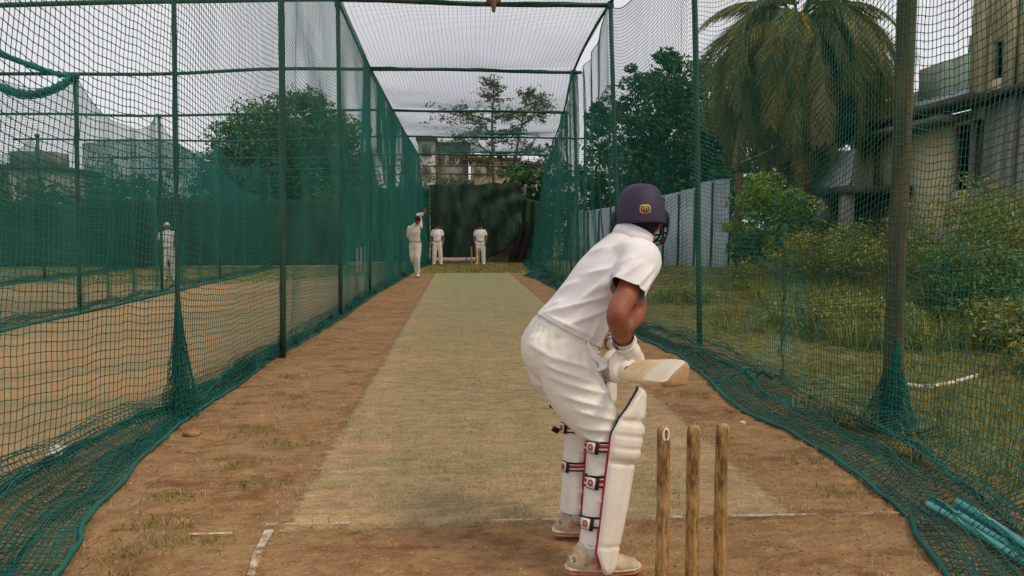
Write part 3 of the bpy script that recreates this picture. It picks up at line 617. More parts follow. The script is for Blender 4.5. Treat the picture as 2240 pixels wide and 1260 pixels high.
for x, l in ((-3.24, 'left pale stump in the next lane seen through the left net'), (-3.12, 'middle pale stump in the next lane seen through the left net'), (-3.0, 'right pale stump in the next lane seen through the left net')):
    o = stump(x, 22.5, l, (0, 0), .82, .026, SG)
    for c in o.children: c.data.materials.clear(); c.data.materials.append(MATS['stick_white'])
# ------------------------------------------------------------------ pipes, stick, stones by the nets
for i, (a, b, l) in enumerate([((2.17, 3.04, .03), (2.06, 1.8, .03), 'nearest faded teal pipe lying under the net at lower right'), ((2.215, 3.1, .03), (2.105, 1.8, .03), 'middle faded teal pipe lying under the net at lower right'), ((2.26, 3.0, .03), (2.15, 1.8, .035), 'outermost faded teal pipe lying under the net at lower right'), ((2.235, 2.98, .062), (2.14, 1.85, .062), 'teal pipe lying on top of the others under the net')]):
    a, b = np.array(a), np.array(b); e = empty('loose_pipe', a); tag(e, l, 'pipe', 'loose teal pipes under the right net')
    p = np.linspace(0, 1, 10)[:, None] * (b - a) + np.c_[.035 * np.sin(np.linspace(0, 3, 10) + .4 * i), np.zeros(10), np.zeros(10)]
    MB().tube(p, .0165, 12, False).build('tube', 'pipe_teal', e, True); MB().tube(p, .013, 12).build('bore', 'dark_room', e, True)
e = empty('fallen_stick', (3.6, 5.35, .03)); tag(e, 'pale bent stick lying in the grass outside the right net', 'stick')
MB().tube(spline([(-.1, .02, .04), (.12, -.03, .02), (.35, 0, .04), (.62, .05, .09)], 6), np.r_[np.linspace(.022, .014, 19)], 8).build('branch', 'stick_white', e, True); MB().tube([(.1, -.03, .03), (.14, -.1, .05), (.2, -.13, .03)], [.012, .009, .004], 6).build('twig', 'stick_white', e, True)
def rock(r, seed, squash=.6, n=2):
    bm = bmesh.new(); bmesh.ops.create_icosphere(bm, subdivisions=n, radius=1); v = np.array([q.co[:] for q in bm.verts]); f = np.array([[a.index for a in p.verts] for p in bm.faces]); bm.free()
    v = v * (1 + .28 * fbm(v * 1.3 + seed, 3))[:, None]; return v * np.array((r, r * .85, r * squash)), f
o = MB().add(*rock(.055, 4, .8, 3)).build('stone', 'stone_pale', None, True); o.location = (-2.26, 4.05, .05); tag(o, 'pale round stone lying behind the left net skirt', 'stone')
for x, y, r, l in ((-1.72, 4.55, .05, 'split clod of dry earth beside the left net skirt'), (1.93, 4.85, .035, 'small clod of earth by the right net edge'), (1.9, 4.55, .02, 'tiny pale stone by the right net edge'), (-1.45, 8.3, .03, 'small clod on the dirt beside the thick left pole')):
    o = MB().add(*rock(r, x * 7 + y, .6, 3)).build('clod', 'clod' if 'clod' in l else 'stone_pale', None, True); o.location = (x, y, float(gz(x, y)) + r * .25); tag(o, l, 'stone', 'stones and clods on the dirt')
# loose crumbs, straw and grass tufts on the soil
def scatter(n, xs, ys, keep=None):
    p = np.c_[rng.uniform(*xs, n), rng.uniform(*ys, n)]
    return p[keep(p)] if keep is not None else p
p = scatter(12000, (-2.2, 2.3), (1.9, 9), lambda p: (rng.random(len(p)) < (3.2 / p[:, 1])) & ((p[:, 0] < -.85) | (p[:, 0] > 1.6) | (p[:, 1] < 3.0)))
tv, tf = rock(1, 3, .6, 1); tf = np.asarray(tf); sc = .0025 + .007 * rng.random(len(p)) ** 4
V = (tv[None] * sc[:, None, None] + np.c_[p, gz(p[:, 0], p[:, 1]) + sc * .3][:, None]); F = tf[None] + len(tv) * np.arange(len(p))[:, None, None]
tag(obj('soil_crumbs', mesh_np('soil_crumbs', V, F.reshape(-1, 3)), 'clod'), 'loose crumbs of dry brown soil over the lane', 'soil', kind='stuff')
def blades(name, p, h, w, lean, mat, label, cat, z=None, lo=.3):
    n = len(p); a = rng.uniform(0, 2 * np.pi, n); L = h * (.5 + rng.random(n)); ln = np.minimum(lean * (lo + (1.3 - lo) * rng.random(n)), .995); d = np.c_[np.cos(a), np.sin(a)]; s = np.c_[-np.sin(a), np.cos(a)] * (w / 2)
    z0 = gz(p[:, 0], p[:, 1]) if z is None else z
    b = np.c_[p, z0 - .003]; m = np.c_[p + d * (L * ln * .35)[:, None], z0 + L * .6 * np.sqrt(np.clip(1 - (ln * .5) ** 2, .05, 1))]; t = np.c_[p + d * (L * ln)[:, None], z0 + L * np.sqrt(np.clip(1 - ln ** 2, .02, 1))]
    s3 = np.c_[s, np.zeros(n)]; V = np.stack([b - s3, b + s3, m - s3 * .8, m + s3 * .8, t], 1).reshape(-1, 3); i = 5 * np.arange(n)[:, None]
    me = mesh_np(name, V, [i + np.array([[0, 1, 3, 2]]), i + np.array([[2, 3, 4]])]); r = rng.random(n); setattr_face(me, 'rnd', np.concatenate([r, r])); return tag(obj(name, me, mat), label, cat, kind='stuff')
def clumps(n, k, xs, ys, sp, keep=None):
    c = scatter(n, xs, ys, keep); return (c[:, None] + rng.normal(0, sp, (len(c), k, 2))).reshape(-1, 2)
p = scatter(6500, (-2.1, 2.2), (1.9, 12), lambda p: (rng.random(len(p)) < (3. / p[:, 1])) & ((p[:, 0] < -.85) | (p[:, 0] > 1.55)))
q = scatter(15000, (-.9, 1.65), (3.0, 12), lambda p: rng.random(len(p)) < (3.4 / p[:, 1]) ** 1.5)
blades('dry_grass', q, .03, .0022, .99, 'straw', 'dry grass bits worn into the pitch', 'grass', z=q[:, 0] * 0 + .010, lo=.985)
q = scatter(9000, (-.8, 1.6), (3.0, 14), lambda p: (rng.random(len(p)) < (4. / p[:, 1]) ** 1.3) & (fbm(np.c_[p * (1.2, 2), np.zeros(len(p))], 3) > .1))
blades('dry_grass', q, .026, .0026, .99, 'grass_blade', 'thin green grass worn into the pitch', 'grass', z=q[:, 0] * 0 + .009, lo=.985)
blades('straw', p, .035, .0022, .99, 'straw', 'bits of dry straw lying on the dirt', 'straw', lo=.985)
tuf = np.array([(-1.3, 3.1), (-1.36, 2.85), (-1.28, 2.62), (-1.42, 3.45), (-1.25, 3.95), (-1.1, 4.3), (-1.3, 4.6), (-1.2, 5.2), (-1.32, 5.6), (-1.5, 6.3), (-1.05, 3.6), (1.95, 3.7), (1.9, 3.3), (-1.4, 2.4), (1.85, 5.4), (-1.15, 2.95)])
p = (tuf[:, None] + rng.normal(0, (.09, .05), (len(tuf), 90, 2))).reshape(-1, 2)
blades('grass_tufts', p, .045, .0035, 1.0, 'grass_blade', 'small flattened grass tufts on the dirt beside the pitch', 'grass', lo=.86)
def gkeep(p): return (rng.random(len(p)) < np.clip(7. / p[:, 1], .12, 1)) & (fbm(np.c_[p * .7, np.zeros(len(p))], 3) > -.35) & (p[:, 0] < 1.6 + p[:, 1] * .95)
p = clumps(15000, 9, (2.45, 14), (3, 24), .06, gkeep)
blades('rough_grass', p, .15, .007, .8, 'grass_blade', 'rough dry green grass outside the right net', 'grass')
p = clumps(7000, 8, (4.2, 13), (7, 17), .09, lambda p: (p[:, 0] > 1.2 + p[:, 1] * .34) & (p[:, 0] < 1.2 + p[:, 1] * .95) & (fbm(np.c_[p * .8, np.zeros(len(p))], 3) > -.2))
blades('tall_weeds', p, .34, .012, .75, 'leaf_weed', 'tall weeds in a mass before the house', 'weeds')
p = clumps(2600, 6, (-1.2, 3.2), (21.6, 28.6), .06)
blades('short_grass', p, .04, .01, .9, 'grass_blade', 'short patchy grass at the far end of the lane', 'grass')
p = clumps(2500, 6, (-14, -2), (21, 29), .08); blades('short_grass', p, .05, .012, .9, 'grass_blade', 'short patchy grass at the far end of the neighbouring lanes', 'grass', base_z(p[:, 0], p[:, 1]))
# ------------------------------------------------------------------ vegetation
def leaves_mesh(name, C, N, rnd, size, aspect=.5, bend=.25):
    """C centres, N normals, rnd 0..1 per leaf -> folded leaf quads"""
    n = len(C); N = N / (np.linalg.norm(N, axis=1)[:, None] + 1e-9); q = rng.normal(size=(n, 3)); T = np.cross(N, q); T /= np.linalg.norm(T, axis=1)[:, None] + 1e-9; B = np.cross(N, T)
    L = (size * (.6 + .8 * rng.random(n)))[:, None]; Wd = L * aspect
    V = np.stack([C - T * L * .5, C + B * Wd * .5 - N * L * bend * .3, C + T * L * .5 - N * L * bend, C - B * Wd * .5 - N * L * bend * .3], 1).reshape(-1, 3)
    me = mesh_np(name, V, 4 * np.arange(n)[:, None] + np.arange(4)[None]); setattr_face(me, 'rnd', np.clip(rnd, 0, 1)); return me
def ball(n):
    v = rng.normal(size=(n, 3)); return v / np.linalg.norm(v, axis=1)[:, None]
def crown(name, blobs, n, size, mat, parent, sub=14, spread=.30, hole=0., aspect=.5, flat=1.):
    """blobs: (x,y,z,rx,ry,rz). sub-clumps near each blob's skin hold the leaves"""
    vol = np.array([b[3] * b[4] * b[5] for b in blobs]) ** .8; vol /= vol.sum(); C, N, Rn = [], [], []
    for b, w in zip(blobs, vol):
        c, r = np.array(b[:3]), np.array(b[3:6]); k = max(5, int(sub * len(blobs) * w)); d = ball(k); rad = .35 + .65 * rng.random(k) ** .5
        sc = c + d * r * rad[:, None]; sr = spread * r.mean() * (.6 + .8 * rng.random(k)); tone = rng.normal(0, .16, k) + .12 * d[:, 2]
        m = max(1, int(n * w / k))
        for j in range(k):
            if rng.random() < hole: continue
            dd = ball(m); q = sc[j] + dd * (sr[j] * (.55 + .45 * rng.random(m) ** .5))[:, None] * (1, 1, .7 * flat)
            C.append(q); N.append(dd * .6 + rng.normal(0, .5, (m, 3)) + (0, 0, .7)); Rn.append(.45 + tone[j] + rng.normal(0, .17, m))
    return obj(name, leaves_mesh(name, np.concatenate(C), np.concatenate(N), np.concatenate(Rn), size, aspect), mat, parent)
def branches(mb, root, tip, r0, r1, wob=.08, n=7):
    t = np.linspace(0, 1, n)[:, None]; L = np.linalg.norm(np.subtract(tip, root)); p = np.array(root) * (1 - t) + np.array(tip) * t
    p = p + wob * L * np.sin(np.pi * t) * rng.normal(0, .6, 3) + (rng.normal(0, wob * L * .2, (n, 3)) * np.sin(np.pi * t)); mb.tube(p, np.linspace(r0, r1, n), 7); return p
def tree(name, label, loc, trunk_h, r, blobs, n, size, mat, group=None, extra=10, cat='tree', **k):
    e = empty(name, (loc[0], loc[1], float(base_z(loc[0], loc[1])) - .05)); tag(e, label, cat, group)
    crown('crown', blobs, n, size, mat, e, **k)
    mb = MB(); top = np.array((rng.normal(0, .1), rng.normal(0, .1), trunk_h)); branches(mb, (0, 0, 0), top, r, r * .75, .03)
    for b in blobs:
        p = branches(mb, top * rng.uniform(.75, 1), b[:3], r * .45, r * .12)
        for _ in range(max(1, extra // len(blobs))):
            branches(mb, p[rng.integers(2, 6)], np.array(b[:3]) + ball(1)[0] * np.array(b[3:6]) * .85, r * .16, r * .03)
    mb.build('trunk', 'bark', e, True); return e
tree('round_tree', 'big dome shaped dense green tree behind the nets at left', (-10.6, 48), 4, .35,
     [(-.6, 0, 6.4, 4.6, 3.6, 4.2), (.3, 0, 8.9, 2.6, 2.6, 1.9), (-2.2, 0, 7.3, 3, 2.8, 2.1), (2.3, 0, 6.9, 2.3, 2.6, 2.4), (-4.4, .4, 5.6, 2.4, 2.6, 1.7), (-.2, -.6, 6, 3.6, 3, 2.4), (3, .2, 4.6, 2.1, 2.4, 2), (-3, 0, 3.6, 3.2, 2.6, 2.0), (.6, 0, 3.3, 3.6, 3, 2.0)], 60000, .26, 'leaf_dense', sub=75, spread=.3)
tree('broad_tree', 'leafy broad green tree between the batsman and the palm', (9.0, 31), 3, .22,
     [(0, 0, 6.9, 1.6, 1.6, 1.3), (-1.5, 0, 7.4, .9, .9, 1.1), (-.2, 0, 8.2, .8, .8, 1.1), (1.6, 0, 7.2, 1.5, 1.5, 1.5), (-2.0, 0, 5.6, 1.5, 1.5, 1.2), (.4, -.3, 5.2, 2.2, 1.8, 1.5), (2.4, 0, 5.2, 1.6, 1.6, 1.5), (-2.9, 0, 6.4, .6, .6, .5), (-1.2, 0, 3.7, 2.4, 1.8, 1.5), (1.6, 0, 3.4, 2.2, 1.8, 1.5)], 28000, .25, 'leaf_broad', sub=34, spread=.5, hole=.05, aspect=.42)
# slender open trees above the tarp
def airy(name, label, loc, stem, tiers, seed):
    e = empty(name, (*loc, 0)); tag(e, label, 'tree', 'slender trees beyond the tarp'); mb = MB(); st = spline(stem, 5); mb.tube(st, np.linspace(.16, .025, len(st)), 7); blobs = []
    for (dx, z, hh, wd) in tiers:
        k = np.argmin(np.abs(st[:, 2] - z + hh)); tip = np.array((st[k, 0] + dx, st[k, 1] + rng.normal(0, .8), z)); p = branches(mb, st[k], tip, .06, .015, .06)
        for _ in range(26):                                        # feathery twigs, leaves set along each
            q = p[rng.integers(2, 7)]; tp = tip + rng.normal(0, 1, 3) * (wd * 1.05, wd * .8, .33); w_ = branches(mb, q, tp, .014, .004, .08, 5)
            m = 15; f_ = rng.uniform(.45, 1.05, m)[:, None]; blobs.append(w_[0] * (1 - f_) + tp * f_ + rng.normal(0, .1, (m, 3)) * (1, 1, .6) - (0, 0, .05))
    C = np.concatenate(blobs); N = rng.normal(0, .45, C.shape) + (0, 0, .8)
    obj('crown', leaves_mesh('crown', C, N, .45 + rng.normal(0, .2, len(C)), .21, .38), 'leaf_far', e); mb.build('trunk', 'bark', e, True)
airy('slender_tree', 'left slender tree with open flat foliage above the tarp', (1.9, 42), [(0, 0, 0), (.1, 0, 4), (0, 0, 7), (.15, 0, 10.4)], [(-2.3, 8.3, 1.2, .8), (-1.2, 8.2, .8, .8), (-1.9, 6.8, .8, .8), (-.7, 7.2, .5, .9), (0, 10, .4, .4), (.1, 9.2, .4, .6), (.7, 8.2, .5, .7), (.9, 7.0, .6, .8), (-2.3, 5.8, .8, .7), (-1, 5.4, .6, 1), (.3, 6, .3, .9)], 1)
airy('slender_tree', 'right slender tree with a leaning bare trunk above the tarp', (3.2, 43), [(0, 0, 0), (.05, 0, 4.5), (.3, 0, 6.5), (.9, 0, 9.4)], [(.2, 9.6, .5, .5), (.9, 9.1, .8, .7), (1.2, 8.4, .8, .7), (-.3, 8.7, .8, .6), (1.0, 6.4, .8, .7), (1.3, 5.4, .8, .7), (.6, 5.0, .5, .8), (-.6, 7.4, .5, .7), (-.3, 5.2, .6, .8)], 2)
# shrubs outside the right net
WG = 'weedy bushes outside the right net'
def bush(x, y, h, r, label, mat='leaf_weed', n=2600, size=.07, group=WG):
    bl = [(0, 0, h * .62, r * .8, r * .7, h * .38)] + [(rng.uniform(-.6, .6) * r, rng.uniform(-.5, .5) * r, h * rng.uniform(.25, .65), r * .55, r * .5, h * .3) for _ in range(5)]
    return tree('bush', label, (x, y), h * .3, .03, bl, n, size, mat, group, cat='bush', sub=16, spread=.4, aspect=.4)
bush(7.95, 17.8, 3.2, .95, 'bright yellow green bush in front of the palm trunk', 'leaf_bright', 5200, .13, 'garden bushes by the house')
bush(7.4, 17.2, 1.5, .6, 'small dark bush at the foot of the bright bush', 'leaf_broad', 1600, .12, 'garden bushes by the house')
bush(8.5, 10.6, 2.15, 1.8, 'largest weedy bush at the right edge before the house', n=14000)
bush(7.0, 9.0, 1.3, 1.3, 'low dark weedy bush below the largest bush at right', 'leaf_dense', n=7000)
bush(6.2, 7.2, .7, 1.0, 'yellowish ground bush right of the thick rusty pole', n=5500)
bush(4.9, 8.6, .55, .9, 'low yellow green weed patch left of the thick rusty pole', n=4200)
bush(7.6, 13.2, 1.5, 1.7, 'weedy bush against the cream house wall behind the rusty pole', n=8000)
bush(9.6, 15.4, 1.5, 1.5, 'weedy bush at the foot of the cream wall', n=3600)
bush(6.6, 15.0, .8, 1.0, 'low weed patch before the porch columns', n=2600)
bush(5.2, 5.7, .4, .55, 'flat green weed clump near the pale stick', n=1800)
bush(4.2, 12.5, .35, .7, 'sparse weed clump left of the porch', n=1200)
bush(9.4, 17.6, 1.7, 1.3, 'dark bush between the bright bush and the porch', 'leaf_broad', 4200, .1)
bush(8.2, 15.6, 1.15, 1.3, 'olive weed mound before the porch slab', n=5000)
bush(11.0, 12.6, 2.3, 1.3, 'weedy bush half cut off by the right picture edge', n=4200)
# hedge masses and far tree belts
def belt(name, label, x0, x1, y, h, n, size, mat, dep=2.5, k=16):
    e = empty(name, (x0, y, 0)); tag(e, label, 'trees', kind='stuff'); bl = []
    for i in range(k):
        x = (x1 - x0) * (i + .5) / k; hh = h * (.75 + .4 * rng.random()); w = (x1 - x0) / k * 1.1
        bl += [(x, rng.normal(0, .5), hh * .72, w, dep, hh * .3), (x + rng.normal(0, w * .3), -.4, hh * .33, w, dep, hh * .36)]
    crown('crown', bl, n, size, mat, e, sub=9, spread=.36)
    mb = MB()
    for i in range(k): x = (x1 - x0) * (i + .5) / k; mb.tube([(x, 0, 0), (x + .2, 0, h * .5)], [.12, .05], 6)
    mb.build('trunk', 'bark', e)
belt('hedge', 'dark green hedge behind the metal fence, right of the lane', 2.4, 12.5, 33, 4.6, 17000, .24, 'leaf_broad', 1.6, 14)
belt('hedge', 'dark trees behind the palm and the house roof', 10, 22, 30, 6.2, 9000, .32, 'leaf_broad', 2, 9)
belt('hedge', 'olive green bushes behind the nets at far left', -40, -17, 38, 4.8, 11000, .32, 'leaf_belt', 2, 14)
belt('hedge', 'green bushes behind the next lane screen', -18, -2, 40, 3.9, 8000, .3, 'leaf_belt', 2, 12)
belt('tree_belt', 'hazy far trees on the horizon behind the tarp', -60, 60, 72, 7.0, 26000, .42, 'leaf_belt', 4, 30)
# ------------------------------------------------------------------ coconut palm with a skirt of old fronds
def frond(L, droop, nl, lw, ll, seed, hang=.55):
    t = np.linspace(0, 1, 14); ang = np.cumsum(np.full(14, droop / 14)) ; dx, dz = np.cos(ang), -np.sin(ang); p = np.c_[np.cumsum(dx) * L / 14, np.zeros(14), np.cumsum(dz) * L / 14]; p[0] = 0
    mb = MB(); mb.tube(p, np.linspace(.035, .006, 14), 5); r0 = sum(len(f) for fs in mb.f.values() for f in fs)
    V, F = [], []; q = np.linspace(.1, 1, nl); pos = np.stack([np.interp(q, t, p[:, k]) for k in range(3)], 1); tg = np.gradient(pos, axis=0); tg /= np.linalg.norm(tg, axis=1)[:, None]
    for s in (-1, 1):
        l = ll * np.sin(np.pi * (q * .82 + .12)) ** .6 * (.85 + .3 * rng.random(nl)); d = tg * .55 + np.array((0, s, 0)) * .75 + np.array((0, 0, -hang)) + rng.normal(0, .1, (nl, 3)); d /= np.linalg.norm(d, axis=1)[:, None]
        tip = pos + d * l[:, None] + np.c_[0 * l, 0 * l, -.25 * l]; mid = pos + d * (l * .55)[:, None]; w = tg * lw
        V.append(np.stack([pos - w * .4, pos + w * .4, mid + w * .5, mid - w * .5, tip], 1).reshape(-1, 3))
    V = np.concatenate(V); n2 = 2 * nl; i = 5 * np.arange(n2)[:, None]; mb.add(V, [i + np.array([[0, 1, 2, 3]]), i + np.array([[3, 2, 4]])])
    me = mb.mesh('frond'); setattr_face(me, 'rnd', np.clip(.5 + .22 * rng.normal(size=len(me.polygons)), 0, 1)); return me
palm = empty('palm_tree', (10.1, 20.8, 0)); tag(palm, 'tall coconut palm with a thick skirt of drooping old fronds', 'palm tree')
pz = 7.55
MB().tube(spline([(.25, .1, 0), (.22, 0, 2), (.1, 0, 4.4), (0, 0, pz)], 8), np.linspace(.24, .17, 25) + .012 * np.sin(np.arange(25) * 2.6), 12).build('trunk', 'palm_bark', palm, True)
def add_fronds(n, L, droop, pitch, mat, z0, zs, nl=46, lw=.035, ll=.62, var=3, az=None, hang=.55):
    mes = []
    for k in range(var):
        me = frond(L * (.9 + .2 * k / var), droop * (.85 + .3 * k / var), nl, lw, ll, k, hang); me.materials.append(MATS[mat]); mes.append(me)
    for i in range(n):
        a = (2 * np.pi * i / n + rng.normal(0, .18)) if az is None else az[i]
        o = obj('frond', mes[i % var], None, palm, (.12 * math.cos(a), .12 * math.sin(a), z0 + rng.normal(0, zs))); o.rotation_euler = (rng.normal(0, .12), -R(pitch + rng.normal(0, 8)), a); o.scale = [rng.uniform(.88, 1.1)] * 3
add_fronds(10, 3.0, 1.7, 60, 'frond_green', pz, .1, nl=60, lw=.05)
add_fronds(18, 4.2, 2.9, 38, 'frond_green', pz - .05, .12, nl=84, lw=.055, ll=.75, hang=.9)
add_fronds(34, 4.6, 2.5, 14, 'frond_green', pz - .1, .12, nl=88, lw=.055, ll=.85, hang=1.2)
add_fronds(36, 4.7, 2.0, -8, 'frond_green', pz - .2, .15, nl=88, lw=.055, ll=.85, hang=1.2)
add_fronds(34, 4.5, 1.4, -30, 'frond_dry', pz - .3, .2, nl=84, lw=.05, ll=.7)
add_fronds(28, 4.3, .8, -55, 'frond_dry', pz - .4, .2, nl=76, lw=.05, ll=.6)
add_fronds(5, 2.1, 1.5, 5, 'frond_gold', pz + .0, .05, nl=60, lw=.07, ll=.75, var=2, az=[-2.05, -1.85, -2.25, -1.95, -.6])
add_fronds(7, 4.6, 2.2, 10, 'frond_gold', pz - .1, .1, nl=88, lw=.06, ll=.7, var=2, az=[-.35, -.1, -.6, .2, -.85, .45, -.2])
add_fronds(6, 3.3, 1.5, 22, 'frond_green', pz + .05, .05, nl=80, lw=.05, ll=.7, var=2, az=[3.1, 2.8, 3.5, 3.3, .1, -.2])
co = empty('coconut_bunch', (10.1, 20.8, pz - .25)); tag(co, 'bunch of small pale flower stalks in the palm crown', 'palm fruit')
mb = MB()
for i in range(16): a = rng.uniform(0, 6.3); mb.tube(spline([(0, 0, 0), (.35 * math.cos(a), .35 * math.sin(a), .18), (.62 * math.cos(a), .62 * math.sin(a), -.12)], 4), .012, 5)
mb.build('stalks', 'frond_gold', co)
# ------------------------------------------------------------------ corrugated fence and post
fence = empty('metal_fence', (8.6, 22.5, 0)); tag(fence, 'pale grey corrugated metal fence of upright sheets behind the net', 'fence')
f0, f1 = np.array((8.8, 22.45)), np.array((4.9, 31.8)); nP = 12
hs = np.interp(np.linspace(0, 1, nP), [0, .12, .2, .35, .6, .8, 1], [3.0, 2.95, 2.7, 2.6, 2.35, 2.2, 2.15])
for i in range(nP):
    a, b = f0 + (f1 - f0) * i / nP, f0 + (f1 - f0) * (i + .94) / nP; d = (b - a); L = np.linalg.norm(d); d /= L; nr = np.array((-d[1], d[0]))
    s = np.linspace(0, L, 60); off = .018 * np.sin(s * 2 * np.pi / .076 * .5); v0 = a[None] + d * s[:, None] + nr * off[:, None]; g0 = base_z(v0[:, 0], v0[:, 1]); tl = rng.normal(0, .03)
    zt = hs[i] + tl * (s / L - .5) * 2
    V = np.concatenate([np.c_[v0, g0 + .02], np.c_[v0, zt], np.c_[v0 + nr * .006, g0 + .02], np.c_[v0 + nr * .006, zt]]) - (8.6, 22.5, 0); k = np.arange(59)
    MB().add(V, np.concatenate([np.stack([k, k + 1, k + 61, k + 60], 1), np.stack([k + 120, k + 180, k + 181, k + 121], 1), np.stack([k + 60, k + 61, k + 181, k + 180], 1)])).build('panel', 'corrugated_metal', fence, True)
    q = a + nr * .05; MB().tube([(q[0] - 8.6, q[1] - 22.5, 0), (q[0] - 8.6, q[1] - 22.5, hs[i] - .05)], .035, 8).build('post', 'pole_paint', fence, True)
for z in (.7, 1.7): MB().tube([(f0[0] - 8.6 + .09, f0[1] - 22.5 + .04, z), (f1[0] - 8.6 + .09, f1[1] - 22.5 + .04, z)], .025, 6).build('rail', 'pole_paint', fence)
e = empty('wooden_post', (7.85, 19.5, 0)); tag(e, 'weathered brown wooden post at the end of the metal fence', 'post')
MB().tube([(0, 0, -.1), (.02, 0, 1.5), (0, 0, 2.93)], [.115, .105, .1], 9).build('shaft', 'post_wood', e, True); MB().tube([(.0, 0, 2.9), (-.06, 0, 4.0)], [.05, .035], 7).build('stub', 'post_wood', e, True)
MB().tube(spline([(-.02, .02, 3.2), (1.2, .5, 3.7), (2.4, 1.0, 4.5)], 8), .008, 5).build('wire', 'stick_white', e)
# ------------------------------------------------------------------ house at right
H0 = np.array((12.3, 16, .1)); house = empty('house', H0); tag(house, 'weathered cream house with flat slabs and a tall block behind the right net', 'house')
def hb(name, x0, x1, y0, y1, z0, z1, mat, parent=None):
    return MB().box(np.array(((x0 + x1) / 2, (y0 + y1) / 2, (z0 + z1) / 2)) - H0, (x1 - x0, y1 - y0, z1 - z0)).build(name, mat, parent or house)
def wall_x(name, x, th, y0, y1, z0, z1, holes, mat, sub=None):
    """wall facing -x with rectangular openings (y0,y1,z0,z1)"""
    ysn = sorted({y0, y1, *[h[0] for h in holes], *[h[1] for h in holes]}); zsn = sorted({z0, z1, *[h[2] for h in holes], *[h[3] for h in holes]}); mb = MB()
    for a, b in zip(ysn[:-1], ysn[1:]):
        run = None
        for c, d in list(zip(zsn[:-1], zsn[1:])) + [(None, None)]:
            hole = c is None or any(h[0] <= (a + b) / 2 <= h[1] and h[2] <= (c + d) / 2 <= h[3] for h in holes)
            if not hole: run = (run[0], d) if run else (c, d)
            if hole and run: mb.box(np.array((x + th / 2, (a + b) / 2, (run[0] + run[1]) / 2)) - H0, (th, b - a, run[1] - run[0])); run = None
    return mb.build(name, mat, house)
wall_x('wall', 12.3, .25, 16.22, 21.5, 0, 4.2, [(16.25, 17.05, 2.3, 3.9), (19.4, 20.4, 1.0, 2.4)], 'wall_cream')
wall_x('wall', 12.15, .25, 11, 16.2, 0, 4.25, [(15.75, 16.18, 2.3, 3.9), (13.2, 14.4, 2.5, 3.9)], 'wall_grey')
wall_x('wall', 12.2, .25, 11, 16.2, 4.4, 9.5, [(15.27, 15.72, 4.75, 5.6), (13.4, 14.4, 5.2, 6.6)], 'wall_cream')
hb('wall', 12.55, 16, 16.2, 16.4, 4.4, 9.5, 'wall_cream'); hb('wall', 12.4, 16, 11, 16.1, 9.5, 9.7, 'wall_cream')
hb('pilaster', 12.05, 12.19, 15.78, 16.18, 4.4, 9.5, 'wall_cream'); hb('pilaster', 12.08, 12.14, 14.9, 15.2, 4.4, 9.5, 'wall_cream')
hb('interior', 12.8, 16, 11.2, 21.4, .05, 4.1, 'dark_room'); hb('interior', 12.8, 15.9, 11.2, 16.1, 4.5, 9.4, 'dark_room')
hb('parapet', 12.75, 13, 16.42, 19.1, 4.4, 5.75, 'wall_greenish'); hb('parapet', 12.9, 13.1, 16.5, 17.4, 5.75, 6.2, 'wall_grey'); hb('parapet', 12.8, 13, 19.12, 26, 4.4, 5.2, 'wall_greenish')
hb('slab', 11.35, 12.29, 15.2, 21.6, 4.22, 4.38, 'slab_dark'); hb('slab', 11.75, 12.14, 11, 15.15, 4.26, 4.4, 'slab_dark'); hb('slab', 11.55, 12.28, 16.4, 21.5, 3.98, 4.1, 'wall_grey')
hb('roof_sheet', 12.31, 12.7, 16.45, 22, 4.42, 4.75, 'corrugated_metal')
for y in (13.4, 13.7, 14.0, 14.25): MB().tube(np.array([(12.22, y, 2.5), (12.22, y, 3.9)]) - H0, .012, 6).build('window_bar', 'black_strap', house)
for (y0, y1, z0, z1, x) in ((19.4, 20.4, 1.0, 2.4, 12.36), (13.2, 14.4, 2.5, 3.9, 12.2), (15.27, 15.72, 4.75, 5.6, 12.28)):
    w = hb('window', x + .1, x + .115, y0, y1, z0, z1, 'glass_dark')
    for a, b, c, d in ((y0, y0 + .05, z0, z1), (y1 - .05, y1, z0, z1), (y0 + .05, y1 - .05, z0, z0 + .05), (y0 + .05, y1 - .05, z1 - .05, z1)):
        f = hb('frame', x + .06, x + .098, a, b, c, d, 'slab_dark'); f.parent = w
for y in (12.6, 14.7): hb('pilaster', 12.0, 12.14, y, y + .25, 0, 4.2, 'wall_grey')
# porch in front of the house's far part
porch = empty('porch', (10.6, 20, 0)); tag(porch, 'low open porch with columns, a dark slab and white corrugated sheets above', 'porch')
def pb(name, c, d, mat): return MB().box(np.array(c) - (10.6, 20, 0), d).build(name, mat, porch)
pb('slab', (11.3, 20.4, 2.42), (1.9, 4.0, .2), 'slab_dark')
for x, y in ((10.6, 18.75), (10.6, 20.0), (10.6, 21.1), (10.6, 22.1)): pb('column', (x, y, 1.16), (.3, .3, 2.32), 'wall_grey')
pb('back_wall', (12.0, 20.5, 1.15), (.15, 3.8, 2.3), 'slab_dark'); pb('plinth', (11.3, 20.4, .12), (2.0, 4.0, .24), 'wall_grey')
for i in range(6):
    s = np.linspace(0, .62, 40); y = 18.9 + i * .6; V = [];
    for z in (2.56, 3.55 + .02 * i): V.append(np.c_[10.75 + .02 * np.sin(s * 80) + (z - 2.5) * .12, y + s, np.full(40, z + rng.normal(0, .02))])
    k = np.arange(39); MB().add(np.concatenate(V) - (10.6, 20, 0), np.stack([k, k + 40, k + 41, k + 1], 1)).build('roof_sheet', 'corrugated_metal', porch, True)
